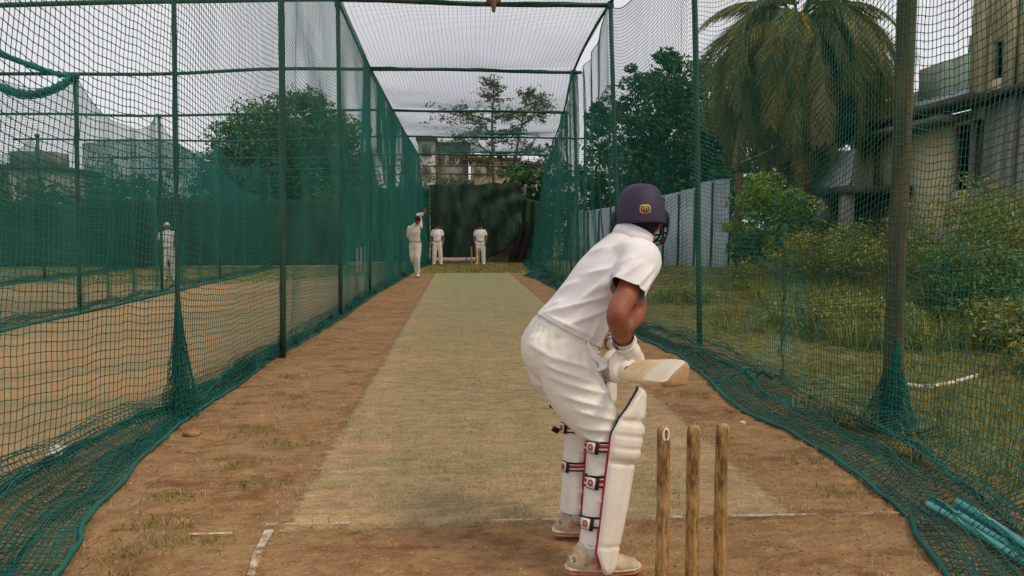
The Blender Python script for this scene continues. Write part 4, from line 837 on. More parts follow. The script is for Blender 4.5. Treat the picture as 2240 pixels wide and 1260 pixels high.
# ------------------------------------------------------------------ far buildings
def building(label, x, y, w, d, h, mat, rows, cols, roof='slab_dark', tank=False):
    e = empty('building', (x, y, 0)); tag(e, label, 'building', 'far buildings'); MB().box((0, d / 2, h / 2), (w, d, h)).build('wall', mat, e)
    rf = MB().box((0, d / 2, h + .16), (w + .5, d + .5, .3)).build('roof', roof, e)
    if tank: MB().box((w * .2, d / 2, h + .9), (w * .35, 2, 1.2)).build('water_tank', 'wall_far', rf)
    for r in range(rows):
        for c in range(cols):
            zx, zz = -w / 2 + w * (c + .5) / cols, h * (r + .55) / rows; ww, hh = w / cols * .5, h / rows * .45
            o = MB().box((zx, -.02, zz), (ww, .08, hh)).build('window', 'glass_far', e)
            MB().box((zx, -.1, zz - hh / 2 - .1), (ww + .3, .25, .1)).build('sill', 'wall_far', o); MB().box((zx, -.09, zz), (.07, .06, hh)).build('frame', 'wall_far', o)
    return e
building('tall narrow grey block at the left of the far buildings', -3.9, 85, 2.0, 6, 12, 'wall_pale', 5, 1)
building('broad grey far building with dark windows above the tarp', -.9, 86, 3.9, 7, 11.6, 'wall_far', 4, 3)
building('lower yellowish far building right of the grey one, behind slender trees', 4.2, 84, 5.6, 6, 9.6, 'wall_ochre', 4, 4)
building('small pale far building behind the slender trees, rightmost', 9.4, 88, 3.2, 5, 9.4, 'wall_pale', 4, 2)
building('pale low house beyond the nets at the far left', -33, 52, 9, 7, 5.6, 'wall_pale', 2, 4, tank=True)
building('pale far house seen through the left nets beside the round tree', -14, 75, 7, 6, 7.4, 'wall_pale', 3, 4)
mast = empty('light_mast', (-25.2, 40, 0)); tag(mast, 'pale mast rising behind the nets at upper left', 'mast')
MB().tube([(0, 0, 0), (0, 0, 8.6)], [.2, .14], 8).build('pole', 'wall_pale', mast, True); MB().box((0, -.1, 8.0), (.9, .3, 1.6)).build('lamp_box', 'wall_pale', mast)
# ------------------------------------------------------------------ people
def ellip(c, r, axes=None, n=14):
    th = np.linspace(0, np.pi, n)[1:-1]; v, q = rev([(0, -1)] + [(math.sin(t), -math.cos(t)) for t in th] + [(0, 1)], 18); v = v * np.array(r)
    if axes is not None: v = v @ np.array(axes)
    return v + np.array(c), q
def A3(*p): return np.array(p, float)
def hand(w, d, side, s=1.):
    """open relaxed hand: palm and five bent fingers; d direction of fingers, side = thumb direction"""
    w, d, side = A3(*w), A3(*d) / np.linalg.norm(d), A3(*side) / np.linalg.norm(side); nrm = np.cross(d, side); out = [limb([w - d * .01, w + d * .045 * s, w + d * .085 * s], [(.027 * s, .017 * s), (.036 * s, .016 * s), (.038 * s, .014 * s)], side, 12, 3)]
    for k, (o, l) in enumerate(((-.028, .055), (-.01, .07), (.01, .075), (.027, .068))):
        b = w + d * .085 * s + side * o * s; out.append(limb([b - d * .012, b + d * l * .5 * s + nrm * .006, b + d * l * s + nrm * .022 * s], [.0095 * s, .009 * s, .0075 * s], None, 8, 3))
    b = w + d * .03 * s + side * .03 * s; out.append(limb([b, b + d * .03 * s + side * .02 * s, b + d * .06 * s + side * .022 * s + nrm * .01], [.012 * s, .011 * s, .009 * s], None, 8, 3)); return out
def figure(label, loc, rz, J, seed, shirt='white_cotton', pants='cream_trousers', cap='cap_black', sleeve=.55, vox=.013, group='fielders and bowler in whites'):
    """J: joint dict in local metres, facing -y. Long or short sleeves by 'sleeve' (fraction of the upper arm, >1 reaches the forearm)"""
    e = empty('person', (loc[0], loc[1], float(base_z(loc[0], loc[1])) + J.get('lift', 0)), rz); tag(e, label, 'person', group); g = lambda k: A3(*J[k])
    pel, ch, nk, hd = g('pelvis'), g('chest'), g('neck'), g('head'); sx = A3(1, 0, 0); B = []
    B.append(limb([pel - (0, 0, .04), (pel + ch) / 2, ch, nk - (0, 0, .03)], [(.13, .09), (.12, .085), (.155, .1), (.06, .05)], sx)); B.append(limb([nk - (0, 0, .05), nk + (hd - nk) * .6], [.052, .05]))
    fwd = A3(*J.get('face', (0, -1, 0))); fwd = fwd / np.linalg.norm(fwd); rgt = np.cross(fwd, (0, 0, 1)); B.append(ellip(hd, (.075, .095, .112), [rgt, fwd, A3(0, 0, 1)])); B.append(ellip(hd + fwd * .03 - (0, 0, .06), (.05, .06, .05), [rgt, fwd, A3(0, 0, 1)]))
    B.append(limb([hd + fwd * .085 + (0, 0, .02), hd + fwd * .112 - (0, 0, .02)], [.01, .016], None, 8, 3))
    for s in (-1, 1): B.append(ellip(hd + rgt * s * .078 - (0, 0, .005), (.012, .022, .032), [rgt, fwd, A3(0, 0, 1)]))
    S = [limb([pel + (0, 0, .0), pel * .5 + ch * .5, ch, ch * .4 + nk * .6, nk - (0, 0, .0)], [(.158, .115), (.15, .112), (.178, .125), (.15, .1), (.075, .07)], sx)]
    T = [limb([pel - (0, 0, .1), pel - (0, 0, .02), pel + (0, 0, .06)], [(.14, .11), (.155, .12), (.15, .112)], sx)]; SH = []
    for s in 'LR':
        sh, el, wr, hp, kn, an, to = (g(k + s) for k in ('sh', 'el', 'wr', 'hip', 'kn', 'an', 'toe')); dd = (wr - el) / np.linalg.norm(wr - el)
        B.append(limb([sh, (sh + el) / 2, el, el * .6 + wr * .4, wr], [.052, .045, .036, .037, .026])); B += hand(wr, J.get('hd' + s, dd), J.get('th' + s, (0, -1, .2)))
        cut = sh + (el - sh) * min(sleeve, 1); S.append(limb([sh * .9 + ch * .1, (sh + cut) / 2, cut], [.078, .072, .068]))
        if sleeve > 1: S.append(limb([el, el + (wr - el) * (sleeve - 1)], [.066, .045]))
        B.append(limb([hp, (hp + kn) / 2, kn, kn * .6 + an * .4, an], [.082, .07, .05, .052, .034])); B.append(limb([an - (0, 0, .02), to - (0, 0, .0)], [.036, .03]))
        T.append(limb([hp + (0, 0, .02), hp * .5 + kn * .5, kn, kn * .45 + an * .55, an + (kn - an) * .08], [.108, .098, .082, .078, .076], None, 16))
        SH.append((an, to))
    obj('body', remesh(B, vox * .8, 2), 'skin', e)
    fold = lambda p, n: .006 * fbm(p * (9, 9, 5) + seed, 3) + .0018 * np.sin(p[:, 2] * 60 + 6 * vnoise(p * 5 + seed))
    obj('shirt', remesh(S, vox, 3, disp=fold), shirt, e); obj('trousers', remesh(T, vox, 3, disp=fold), pants, e)
    t = np.linspace(0, 2 * np.pi, 26); MB().tube(pel + np.c_[.16 * np.cos(t), .122 * np.sin(t), 0 * t + .055], .014, 6).build('belt', 'belt_brown', e, True)
    MB().tube(nk + np.c_[.074 * np.cos(t), .07 * np.sin(t) - .005, -.005 + .014 * np.sin(t)], .014, 6).build('collar', shirt, e, True)
    hc = MB().add(*ellip((hd + (0, 0, .04)), (.085, .107, .085), [rgt, fwd, A3(0, 0, 1)])).build('cap', cap, e, True)
    a = np.linspace(-1.2, 1.2, 13); V = np.concatenate([[hd + rgt * .08 * math.sin(x) + fwd * .09 * math.cos(x) + (0, 0, .055) for x in a], [hd + rgt * .085 * math.sin(x) + fwd * (.17 * math.cos(x) ** .6 if math.cos(x) > 0 else .1) + (0, 0, .045) for x in a], [hd + rgt * .085 * math.sin(x) + fwd * (.17 * math.cos(x) ** .6) + (0, 0, .035) for x in a], [hd + rgt * .08 * math.sin(x) + fwd * .09 * math.cos(x) + (0, 0, .04) for x in a]])
    MB().add(V, grid_faces(4, 13)).build('visor', cap, hc, True)
    for s in (-1, 1): MB().add(*ellip(hd + fwd * .082 + rgt * s * .032 + (0, 0, .01), (.011, .007, .007), [rgt, fwd, A3(0, 0, 1)], 6)).build('eye', 'hair_black', e)
    for an, to in SH:
        d = to - an; d[2] = 0; d = d / (np.linalg.norm(d) + 1e-6); z = A3(0, 0, 1); sd = np.cross(z, d); hl = an - d * .05; hl[2] = to[2]
        obj('shoe', remesh([limb([hl + z * .02, an + d * .03 - z * .02, to + z * .012], [(.042, .036), (.046, .045), (.04, .03)], sd), limb([an - z * .03, an + z * .02], [.045, .05])], .011, 2), 'shoe_white', e)
        MB().tube(np.array([hl - d * .03, hl + d * .04, to - d * .05, to + d * .035]) + (0, 0, -.018), [(.03, .012), (.042, .014), (.046, .014), (.025, .01)], 12, True, sd).build('sole', 'shoe_sole', e, True)
    return e
STAND = dict(pelvis=(0, 0, .86), chest=(0, .01, 1.17), neck=(0, .02, 1.345), head=(0, -.005, 1.47), shL=(.155, .02, 1.29), shR=(-.155, .02, 1.29), elL=(.225, .05, 1.04), elR=(-.225, .05, 1.04), wrL=(.215, -.03, .84), wrR=(-.215, -.03, .84),
             hipL=(.085, 0, .82), hipR=(-.085, 0, .82), knL=(.11, -.02, .45), knR=(-.11, -.02, .45), anL=(.125, .02, .08), anR=(-.125, .02, .08), toeL=(.15, -.13, .035), toeR=(-.15, -.13, .035))
figure('fielder in whites and dark cap standing left of centre before the tarp', (-.87, 27.0), .06, STAND, 1)
figure('fielder in whites and dark cap standing behind the far wicket', (.76, 26.8), -.05, dict(STAND, elL=(.235, .03, 1.05), wrL=(.2, -.05, .86), wrR=(-.2, -.05, .84)), 2)
figure('umpire in whites standing in the next lane, seen through the nets', (-8.93, 22.3), .25, {**{k: tuple(x * 1.13 for x in v) for k, v in STAND.items()}, 'knR': (-.1, -.06, .5), 'anR': (-.1, .14, .1), 'toeR': (-.12, 0, .04), 'wrL': (.14, .13, 1.0), 'wrR': (-.14, .13, 1.0)}, 3, cap='shoe_white')
BOWL = dict(pelvis=(-.03, .03, .95), chest=(-.05, -.04, 1.28), neck=(.0, -.07, 1.47), head=(.055, -.13, 1.60), face=(.1, -1, -.12), shL=(.13, -.05, 1.44), shR=(-.19, -.02, 1.38), elL=(.06, .12, 1.72), wrL=(.24, .03, 1.79), hdL=(.1, -.1, 1), thL=(-1, 0, .3), elR=(-.21, .14, 1.15), wrR=(-.12, .17, .98),
            hipL=(.04, .03, .9), hipR=(-.1, .05, .91), knL=(.03, -.06, .52), anL=(.02, .03, .09), toeL=(.05, -.14, .035), knR=(-.1, .05, .52), anR=(-.06, .4, .35), toeR=(-.06, .42, .2))
figure('bowler in dusty whites mid delivery with one arm bent overhead, by left net', (-1.22, 19.8), 0, BOWL, 4, 'dusty_whites', 'dusty_whites', 'hair_black', 1.7)
# ------------------------------------------------------------------ the batsman (built in world metres, parented to an empty between his feet)
bb = A3(.5, 2.7, 0); bat_e = empty('person', bb); tag(bat_e, 'batsman in white shirt, trousers, pads and navy helmet crouching ready beside the near stumps', 'person')
def bp(name, me, mat, parent=None):
    o = obj(name, me, mat, parent or bat_e); 
    if parent is None: o.location = -bb
    return o
def mbp(mb, name, mat, parent=None, smooth=True): return bp(name, mb.mesh(name, smooth), mat, parent)
Yv, Zv, Xv = A3(0, 1, 0), A3(0, 0, 1), A3(1, 0, 0)
# joints
shR, elR, wrR = A3(.690, 2.665, 1.188), A3(.566, 2.50, .980), A3(.628, 2.635, .868)
shL, elL, wrL = A3(.735, 3.0, 1.20), A3(.77, 3.0, .95), A3(.622, 2.80, .842)
hipR, knR, anR = A3(.435, 2.75, .79), A3(.562, 2.62, .505), A3(.497, 2.545, .085)
hipL, knL, anL = A3(.445, 2.93, .78), A3(.528, 2.94, .485), A3(.492, 2.88, .085)
ta, tf = A3(.49, 0, .872), A3(.872, 0, -.49)          # torso axis and front
hc = A3(.744, 2.87, 1.352); hf = A3(.16, .98, -.06); hf /= np.linalg.norm(hf); hr = np.cross(hf, Zv); hr /= np.linalg.norm(hr); hu = np.cross(hr, hf)
B = [limb([(.43, 2.84, .80), (.47, 2.84, .93), (.60, 2.84, 1.13), (.69, 2.84, 1.255)], [(.14, .11), (.125, .10), (.155, .095), (.06, .05)], Yv),
     limb([(.685, 2.84, 1.24), (.735, 2.862, 1.335)], [.056, .052]), ellip(hc, (.074, .093, .108), [hr, hf, hu]), ellip(hc + hf * .035 - hu * .065, (.05, .062, .05), [hr, hf, hu]),
     limb([hc + hf * .085 + hu * .01, hc + hf * .112 - hu * .028], [.01, .017], None, 8, 3)]
for s in (-1, 1): B.append(ellip(hc + hr * s * .078 - hu * .012, (.012, .024, .034), [hr, hf, hu]))
B.append(limb([shR, shR * .45 + elR * .55, elR + A3(.004, 0, .035), elR, elR * .55 + wrR * .45 + A3(0, 0, 0), wrR], [.052, .046, .0405, .039, .038, .028]))
B.append(limb([shL, (shL + elL) / 2, elL, elL * .55 + wrL * .45, wrL], [.052, .046, .038, .037, .027]))
for hp, kn, an in ((hipR, knR, anR), (hipL, knL, anL)):
    B.append(limb([hp, (hp + kn) / 2, kn, kn * .6 + an * .4 - Xv * .008, an], [.085, .075, .052, .052, .035])); B.append(limb([an - Zv * .01, an + A3(.05, 0, -.045), an + A3(.13, 0, -.05)], [.036, .034, .028]))
bp('body', remesh(B, .0085, 3), 'skin')
# folds: ridges given as segments in the x-z plane, felt on the side that faces -y
def ridge(p, n, segs, back=False):
    d = np.zeros(len(p)); q = p[:, [0, 2]]
    for (x0, z0, x1, z1, w, a) in segs:
        w *= .9; a *= 2.1
        A, Bv = np.array((x0, z0)), np.array((x1, z1)); ab = Bv - A; t = np.clip(((q - A) @ ab) / (ab @ ab), 0, 1); ds = np.linalg.norm(q - (A + t[:, None] * ab), axis=1)
        d += a * np.exp(-(ds / w) ** 1.25) * np.sin(np.pi * np.clip(t, .04, .96)) ** .5
    return d * sstep(-n[:, 1], -.15, .35)
SF = [(0.557, 1.049, 0.319, 0.963, 0.011, 0.010), (0.585, 1.007, 0.393, 0.930, 0.010, 0.009), (0.345, 0.964, 0.514, 0.890, 0.010, 0.008), (0.604, 1.148, 0.545, 1.078, 0.010, 0.010), (0.592, 1.162, 0.486, 1.127, 0.011, 0.007), (0.494, 1.190, 0.424, 1.134, 0.012, 0.005), (0.591, 1.239, 0.511, 1.211, 0.012, 0.006), (0.468, 1.103, 0.398, 1.056, 0.011, 0.006), (0.546, 0.971, 0.500, 0.883, 0.010, 0.008), (0.566, 1.116, 0.446, 1.015, 0.012, 0.008), (0.513, 1.028, 0.446, 1.001, 0.010, -0.006), (0.407, 1.029, 0.328, 0.977, 0.010, 0.006), (0.653, 1.260, 0.591, 1.225, 0.012, 0.005), (0.674, 1.186, 0.598, 1.128, 0.009, 0.008), (0.714, 1.163, 0.633, 1.090, 0.009, 0.008), (0.723, 1.138, 0.658, 1.066, 0.008, 0.006), (0.649, 1.206, 0.587, 1.164, 0.009, 0.006)]
def shirt_disp(p, n): return ridge(p, n, SF) + .0035 * fbm(p * (6, 6, 9) + 3, 3) + .003 * np.sin((p @ tf) * 90 + 7 * vnoise(p * 5)) * sstep(-(p @ ta), -1.08, -.95)
slv = shR + (elR - shR) * .56; ad0 = (elR - shR) / np.linalg.norm(elR - shR)
S = [limb([(.375, 2.84, .785), (.425, 2.84, .868), (.462, 2.84, .925), (.53, 2.84, 1.03), (.603, 2.84, 1.135), (.658, 2.84, 1.212), (.695, 2.84, 1.262)], [(.19, .158), (.184, .150), (.176, .136), (.172, .120), (.188, .118), (.170, .094), (.082, .072)], Yv, 26),
     limb([A3(.655, 2.74, 1.185), shR + A3(.002, .01, .0), (shR * .55 + slv * .45), slv, slv + ad0 * .05], [.085, .081, .073, .068, .067], None, 22), limb([A3(.68, 2.95, 1.19), shL, shL * .5 + elL * .5], [.085, .08, .07])]
shm = remesh(S, .0065, 5, disp=shirt_disp); cutmesh(shm, (.452, 2.84, .893), (-.47, 0, -.88), (.40, 2.84, .80), .26)
ad = (elR - shR) / np.linalg.norm(elR - shR); cutmesh(shm, slv - ad * .0, ad, slv + ad * .05 + A3(0, -.045, 0), .128); shirt = bp('shirt', shm, 'white_cotton')
th = np.linspace(0, 2 * np.pi, 40)
def ringpts(c, ax, a, b, side, ph=0):
    ax = ax / np.linalg.norm(ax); s = side - ax * (side @ ax); s /= np.linalg.norm(s); t = np.cross(ax, s); return c + np.outer(np.cos(th + ph), s * a) + np.outer(np.sin(th + ph), t * b)
ad = (elR - shR) / np.linalg.norm(elR - shR)
def band(mb, c, ax, side, a, b, h, t=.003, k=44, a0=0, a1=2 * np.pi, wav=0):
    """flat band (height h along ax) around an elliptical section; open arc if a0..a1 given"""
    ax = ax / np.linalg.norm(ax); s = side - ax * (side @ ax); s /= np.linalg.norm(s); u = np.cross(ax, s); an = np.linspace(a0, a1, k)
    P = []
    for (hh, o) in ((-h / 2, 0), (-h / 2, t), (0, t * 1.5), (h / 2, t), (h / 2, 0)):
        P.append(c + ax * hh + np.outer(np.cos(an), s) * (a + o) + np.outer(np.sin(an), u) * (b + o) + (wav * np.outer(np.sin(an * 9), ax) if wav else 0))
    P = np.array(P); m = k; F = grid_faces(5, m); mb.add(P.reshape(-1, 3), F); return mb
# collar: standing band plus a fold-over
nk = A3(.697, 2.842, 1.262); nax = A3(.42, .1, .9)
mb = MB(); band(mb, nk + nax * .020, nax, Xv, .073, .083, .052, .005); band(mb, nk + nax * .012, nax, Xv, .078, .089, .040, .004); mbp(mb, 'collar', 'white_cotton', shirt)
# trousers
TF = [(0.360, 0.818, 0.493, 0.773, 0.009, 0.009), (0.325, 0.787, 0.511, 0.722, 0.009, 0.010), (0.343, 0.742, 0.565, 0.672, 0.010, 0.009), (0.379, 0.679, 0.575, 0.622, 0.010, 0.008), (0.432, 0.625, 0.593, 0.582, 0.009, 0.009), (0.450, 0.561, 0.585, 0.550, 0.009, 0.009), (0.468, 0.525, 0.576, 0.496, 0.008, 0.009), (0.404, 0.874, 0.484, 0.846, 0.009, 0.006), (0.272, 0.858, 0.369, 0.804, 0.011, 0.005), (0.529, 0.748, 0.566, 0.640, 0.009, 0.006)]
TS = [(.50, .45, .545, .43, .008, .006), (.495, .38, .54, .40, .009, .006), (.50, .30, .54, .29, .008, .006), (.495, .21, .535, .23, .008, .006), (.49, .15, .53, .14, .008, .006)]
def tr_disp(p, n):
    t = np.arctan2(p[:, 1] - 2.84, p[:, 0] - .44); wb = np.exp(-((p @ ta - (.868 * .872 + .425 * .49) + .03) / .012) ** 2)
    return ridge(p, n, TF + TS) + .0035 * fbm(p * (7, 7, 7) + 9, 3) + .0022 * np.sin(t * 27 + 3 * vnoise(p * 12)) * np.exp(-((p @ ta - .935) / .04) ** 2)
hx = A3(.335, 2.84, .0)
T = [limb([(.405, 2.84, .745), (.405, 2.84, .80), (.418, 2.84, .85), (.442, 2.84, .90), (.46, 2.84, .94)], [(.165, .135), (.181, .161), (.182, .157), (.174, .138), (.155, .115)], Yv, 26),
     limb([(.335, 2.755, .83), (.345, 2.755, .79)], [.085, .085]), limb([(.335, 2.925, .83), (.345, 2.925, .79)], [.085, .085]),
     limb([hipR - A3(.02, 0, 0), (.458, 2.70, .66), (.522, 2.655, .565), (.554, 2.63, .50), (.540, 2.60, .40), (.520, 2.575, .28), (.503, 2.56, .16), (.494, 2.552, .09)], [.128, .115, .094, .080, .060, .055, .053, .054], None, 22),
     limb([hipL - A3(.02, 0, 0), (.455, 2.925, .64), (.50, 2.93, .53), (.505, 2.925, .44), (.494, 2.91, .32), (.484, 2.895, .2), (.478, 2.89, .09)], [.125, .105, .085, .066, .062, .060, .060], None, 22)]
tr = bp('trousers', cutmesh(remesh(T, .0065, 5, disp=tr_disp), (0, 0, .118), (0, 0, -1)), 'cream_trousers')
mb = MB(); band(mb, A3(.433, 2.84, .872), A3(.47, 0, .88), Yv, .1765, .148, .022, .002, 90, wav=.0012); mbp(mb, 'waistband', 'cream_trousers', tr)
# side pocket: flared lining and flap
pk = spline([(.490, 2.668, .872), (.520, 2.655, .825), (.553, 2.642, .800), (.558, 2.640, .778), (.522, 2.640, .764)], 5)
mb = MB().tube(pk, np.linspace(.003, .0055, len(pk)), 8); pk2 = spline([(.482, 2.672, .858), (.502, 2.662, .815), (.53, 2.655, .79), (.53, 2.652, .775), (.51, 2.65, .766)], 5); n = min(len(pk), len(pk2))
V = np.concatenate([pk[:n], pk2[:n]]); i = np.arange(n - 1); mb.add(V, np.stack([i, i + 1, i + n + 1, i + n], 1)); mbp(mb, 'pocket_flap', 'white_cotton', tr)
mb = MB().tube(spline([(.522, 2.645, .764), (.538, 2.63, .70), (.562, 2.612, .62), (.585, 2.60, .565)], 6), .003, 6); mbp(mb, 'side_seam', 'white_cotton', tr)
# helmet
hel = bp('helmet', None, None); hel.location = (0, 0, 0); hel.location = -bb
ho = A3(.742, 2.868, 1.383); U, Vv = np.meshgrid(np.linspace(0, 2 * np.pi, 61), np.linspace(0, 1, 26), indexing='ij')
front = np.cos(U)                                                   # 1 at the face
brim = -.052 + .045 * sstep(front, .35, .9)                         # higher over the face
ph = Vv * np.pi / 2; rr = np.cos(ph) ** .58; zz = brim * (1 - np.sin(ph)) + .108 * np.sin(ph)
seam = .0022 * np.exp(-((np.abs(np.sin(U)) - .62) / .03) ** 2) * (Vv < .9)
P = ho + hf * (front * (.127 + seam) * rr)[..., None] + hr * (np.sin(U) * (.103 + seam) * rr)[..., None] + hu * zz[..., None]
Pi = ho + hf * (front * .119 * rr)[..., None] + hr * (np.sin(U) * .095 * rr)[..., None] + hu * (zz - .006)[..., None]
mb = MB().add(P.reshape(-1, 3), grid_faces(61, 26)); mb.add(Pi.reshape(-1, 3), grid_faces(61, 26)[:, ::-1]); k = np.arange(60) * 26; mb.add(np.concatenate([P.reshape(-1, 3), Pi.reshape(-1, 3)]), np.stack([k, k + 26, k + 26 + 61 * 26, k + 61 * 26], 1)); mbp(mb, 'shell', 'helmet_navy', hel)
mb = MB().tube(P[:, 0], .0042, 6); mbp(mb, 'rim', 'navy_trim', hel)
a = np.linspace(-1.15, 1.15, 15); pkv = [ho + hf * (.118 * np.cos(a))[:, None] + hr * (.103 * np.sin(a))[:, None] + hu * -.004, ho + hf * (.118 * np.cos(a) + .075 * np.cos(a) ** .7)[:, None] + hr * (.106 * np.sin(a))[:, None] - hu * .018]
pkv += [q - hu * .006 for q in pkv[::-1]]; mb = MB().add(np.array(pkv).reshape(-1, 3), grid_faces(4, 15)); mbp(mb, 'peak', 'helmet_navy', hel)
mb = MB().add(*ellip(ho + hu * .1085, (.009, .009, .004), [hr, hf, hu], 8)); mbp(mb, 'button', 'helmet_navy', hel)
for s in (-1, 1):   # ear guards
    c = ho + hr * s * .106 + hf * .012 - hu * .035; mbp(MB().add(*ellip(c, (.014, .034, .034), [hr, hf, hu])), 'ear_guard', 'navy_trim', hel)
    c2 = ho + hr * s * .112 + hf * .045 - hu * .045; mbp(MB().add(*ellip(c2, (.012, .02, .022), [hr, hf, hu])), 'grille_mount', 'grille_black', hel)
for i, z in enumerate((-.028, -.055, -.085, -.112, -.132)):      # horizontal grille bars around the face
    a = np.linspace(-1.62, 1.62, 33); w = 1.12 - .02 * i if i < 3 else 1.05 - .09 * (i - 2); mb = MB().tube(ho + hf * (.03 + .125 * np.cos(a) * (1.02 - .02 * i))[:, None] + hr * (.104 * w * np.sin(a))[:, None] + hu * (z - (.012 * np.cos(a)))[:, None], .0042, 7); mbp(mb, 'grille_bar', 'grille_black', hel)
for s in (-1, 1):
    for an_, f in ((.5, 1), (1.15, 1), (1.6, 1)):
        tp = [ho + hf * (.03 + .125 * math.cos(an_)) + hr * s * .112 * math.sin(an_) + hu * -.02, ho + hf * (.03 + .125 * math.cos(an_)) + hr * s * .113 * math.sin(an_) + hu * -.085, ho + hf * (.03 + .12 * math.cos(an_)) + hr * s * .095 * math.sin(an_) + hu * -.138]; mbp(MB().tube(spline(tp, 4), .0045, 7), 'grille_bar', 'grille_black', hel)
mbp(MB().tube(spline([ho + hr * .085 - hu * .05 + hf * .02, ho + hr * .078 - hu * .11 + hf * .05, ho - hu * .15 + hf * .07, ho - hr * .078 - hu * .11 + hf * .05, ho - hr * .085 - hu * .05 + hf * .02], 6), .005, 6), 'chin_strap', 'black_strap', hel)
# maker's emblem on the back of the helmet: gold plate, brown ring, looped monogram
def hpt(x, z, lift=0):   # point on the helmet's back at offset (x right, z up)
    vz = np.clip((z - (-.052)) / .16, 0, 1); phh = math.asin(vz); r_ = math.cos(phh) ** .58; su = np.clip(x / (.103 * r_), -1, 1); return ho + hr * x - hf * (.127 * r_ * math.sqrt(1 - su * su) + lift) + hu * z
g = np.linspace(-1, 1, 9); sq = lambda t: np.sign(np.cos(t)) * np.abs(np.cos(t)) ** .5
emb = lambda cx, cz, w, h, n=28: [(cx + w * np.sign(math.cos(t)) * abs(math.cos(t)) ** .55, cz + h * np.sign(math.sin(t)) * abs(math.sin(t)) ** .55) for t in np.linspace(0, 2 * np.pi, n, endpoint=False)]
def plate(w, h, lift, mat, name, parent=None):
    o = emb(.006, -.004, w, h); V = [hpt(.006, -.004, lift + .001)] + [hpt(x, z, lift) for x, z in o] + [hpt(x, z, -.003) for x, z in o]; n = len(o); i = np.arange(n); j = (i + 1) % n
    return mbp(MB().add(V, [np.stack([0 * i, i + 1, j + 1], 1), np.stack([i + 1, i + 1 + n, j + 1 + n, j + 1], 1)]), name, mat, hel, False)
plate(.0215, .0175, .002, 'badge_gold', 'badge_plate'); plate(.0175, .0135, .0032, 'badge_brown', 'badge_field')
mono = MB()
for x0 in (-.007, .001): mono.tube([hpt(.006 + x0 + .0035 + .0042 * math.cos(t), -.003 + .0075 * math.sin(t), .004) for t in np.linspace(-.5, np.pi + .5, 12)], .0013, 5)
mono.tube([hpt(.006, -.012 + k * .0035, .004) for k in range(7)], .0013, 5); mono.tube([hpt(.0155, -.010 + k * .003, .004) for k in range(5)], .0013, 5); mono.tube([hpt(-.004, -.010 + k * .003, .004) for k in range(5)], .0013, 5); mbp(mono, 'badge_monogram', 'badge_gold', hel)
# hair below the helmet
bp('hair', remesh([ellip(ho - hu * .055 - hf * .035, (.072, .062, .05), [hr, hf, hu]), ellip(ho - hu * .085 - hf * .05, (.052, .035, .03), [hr, hf, hu])], .006, 2), 'hair_black')
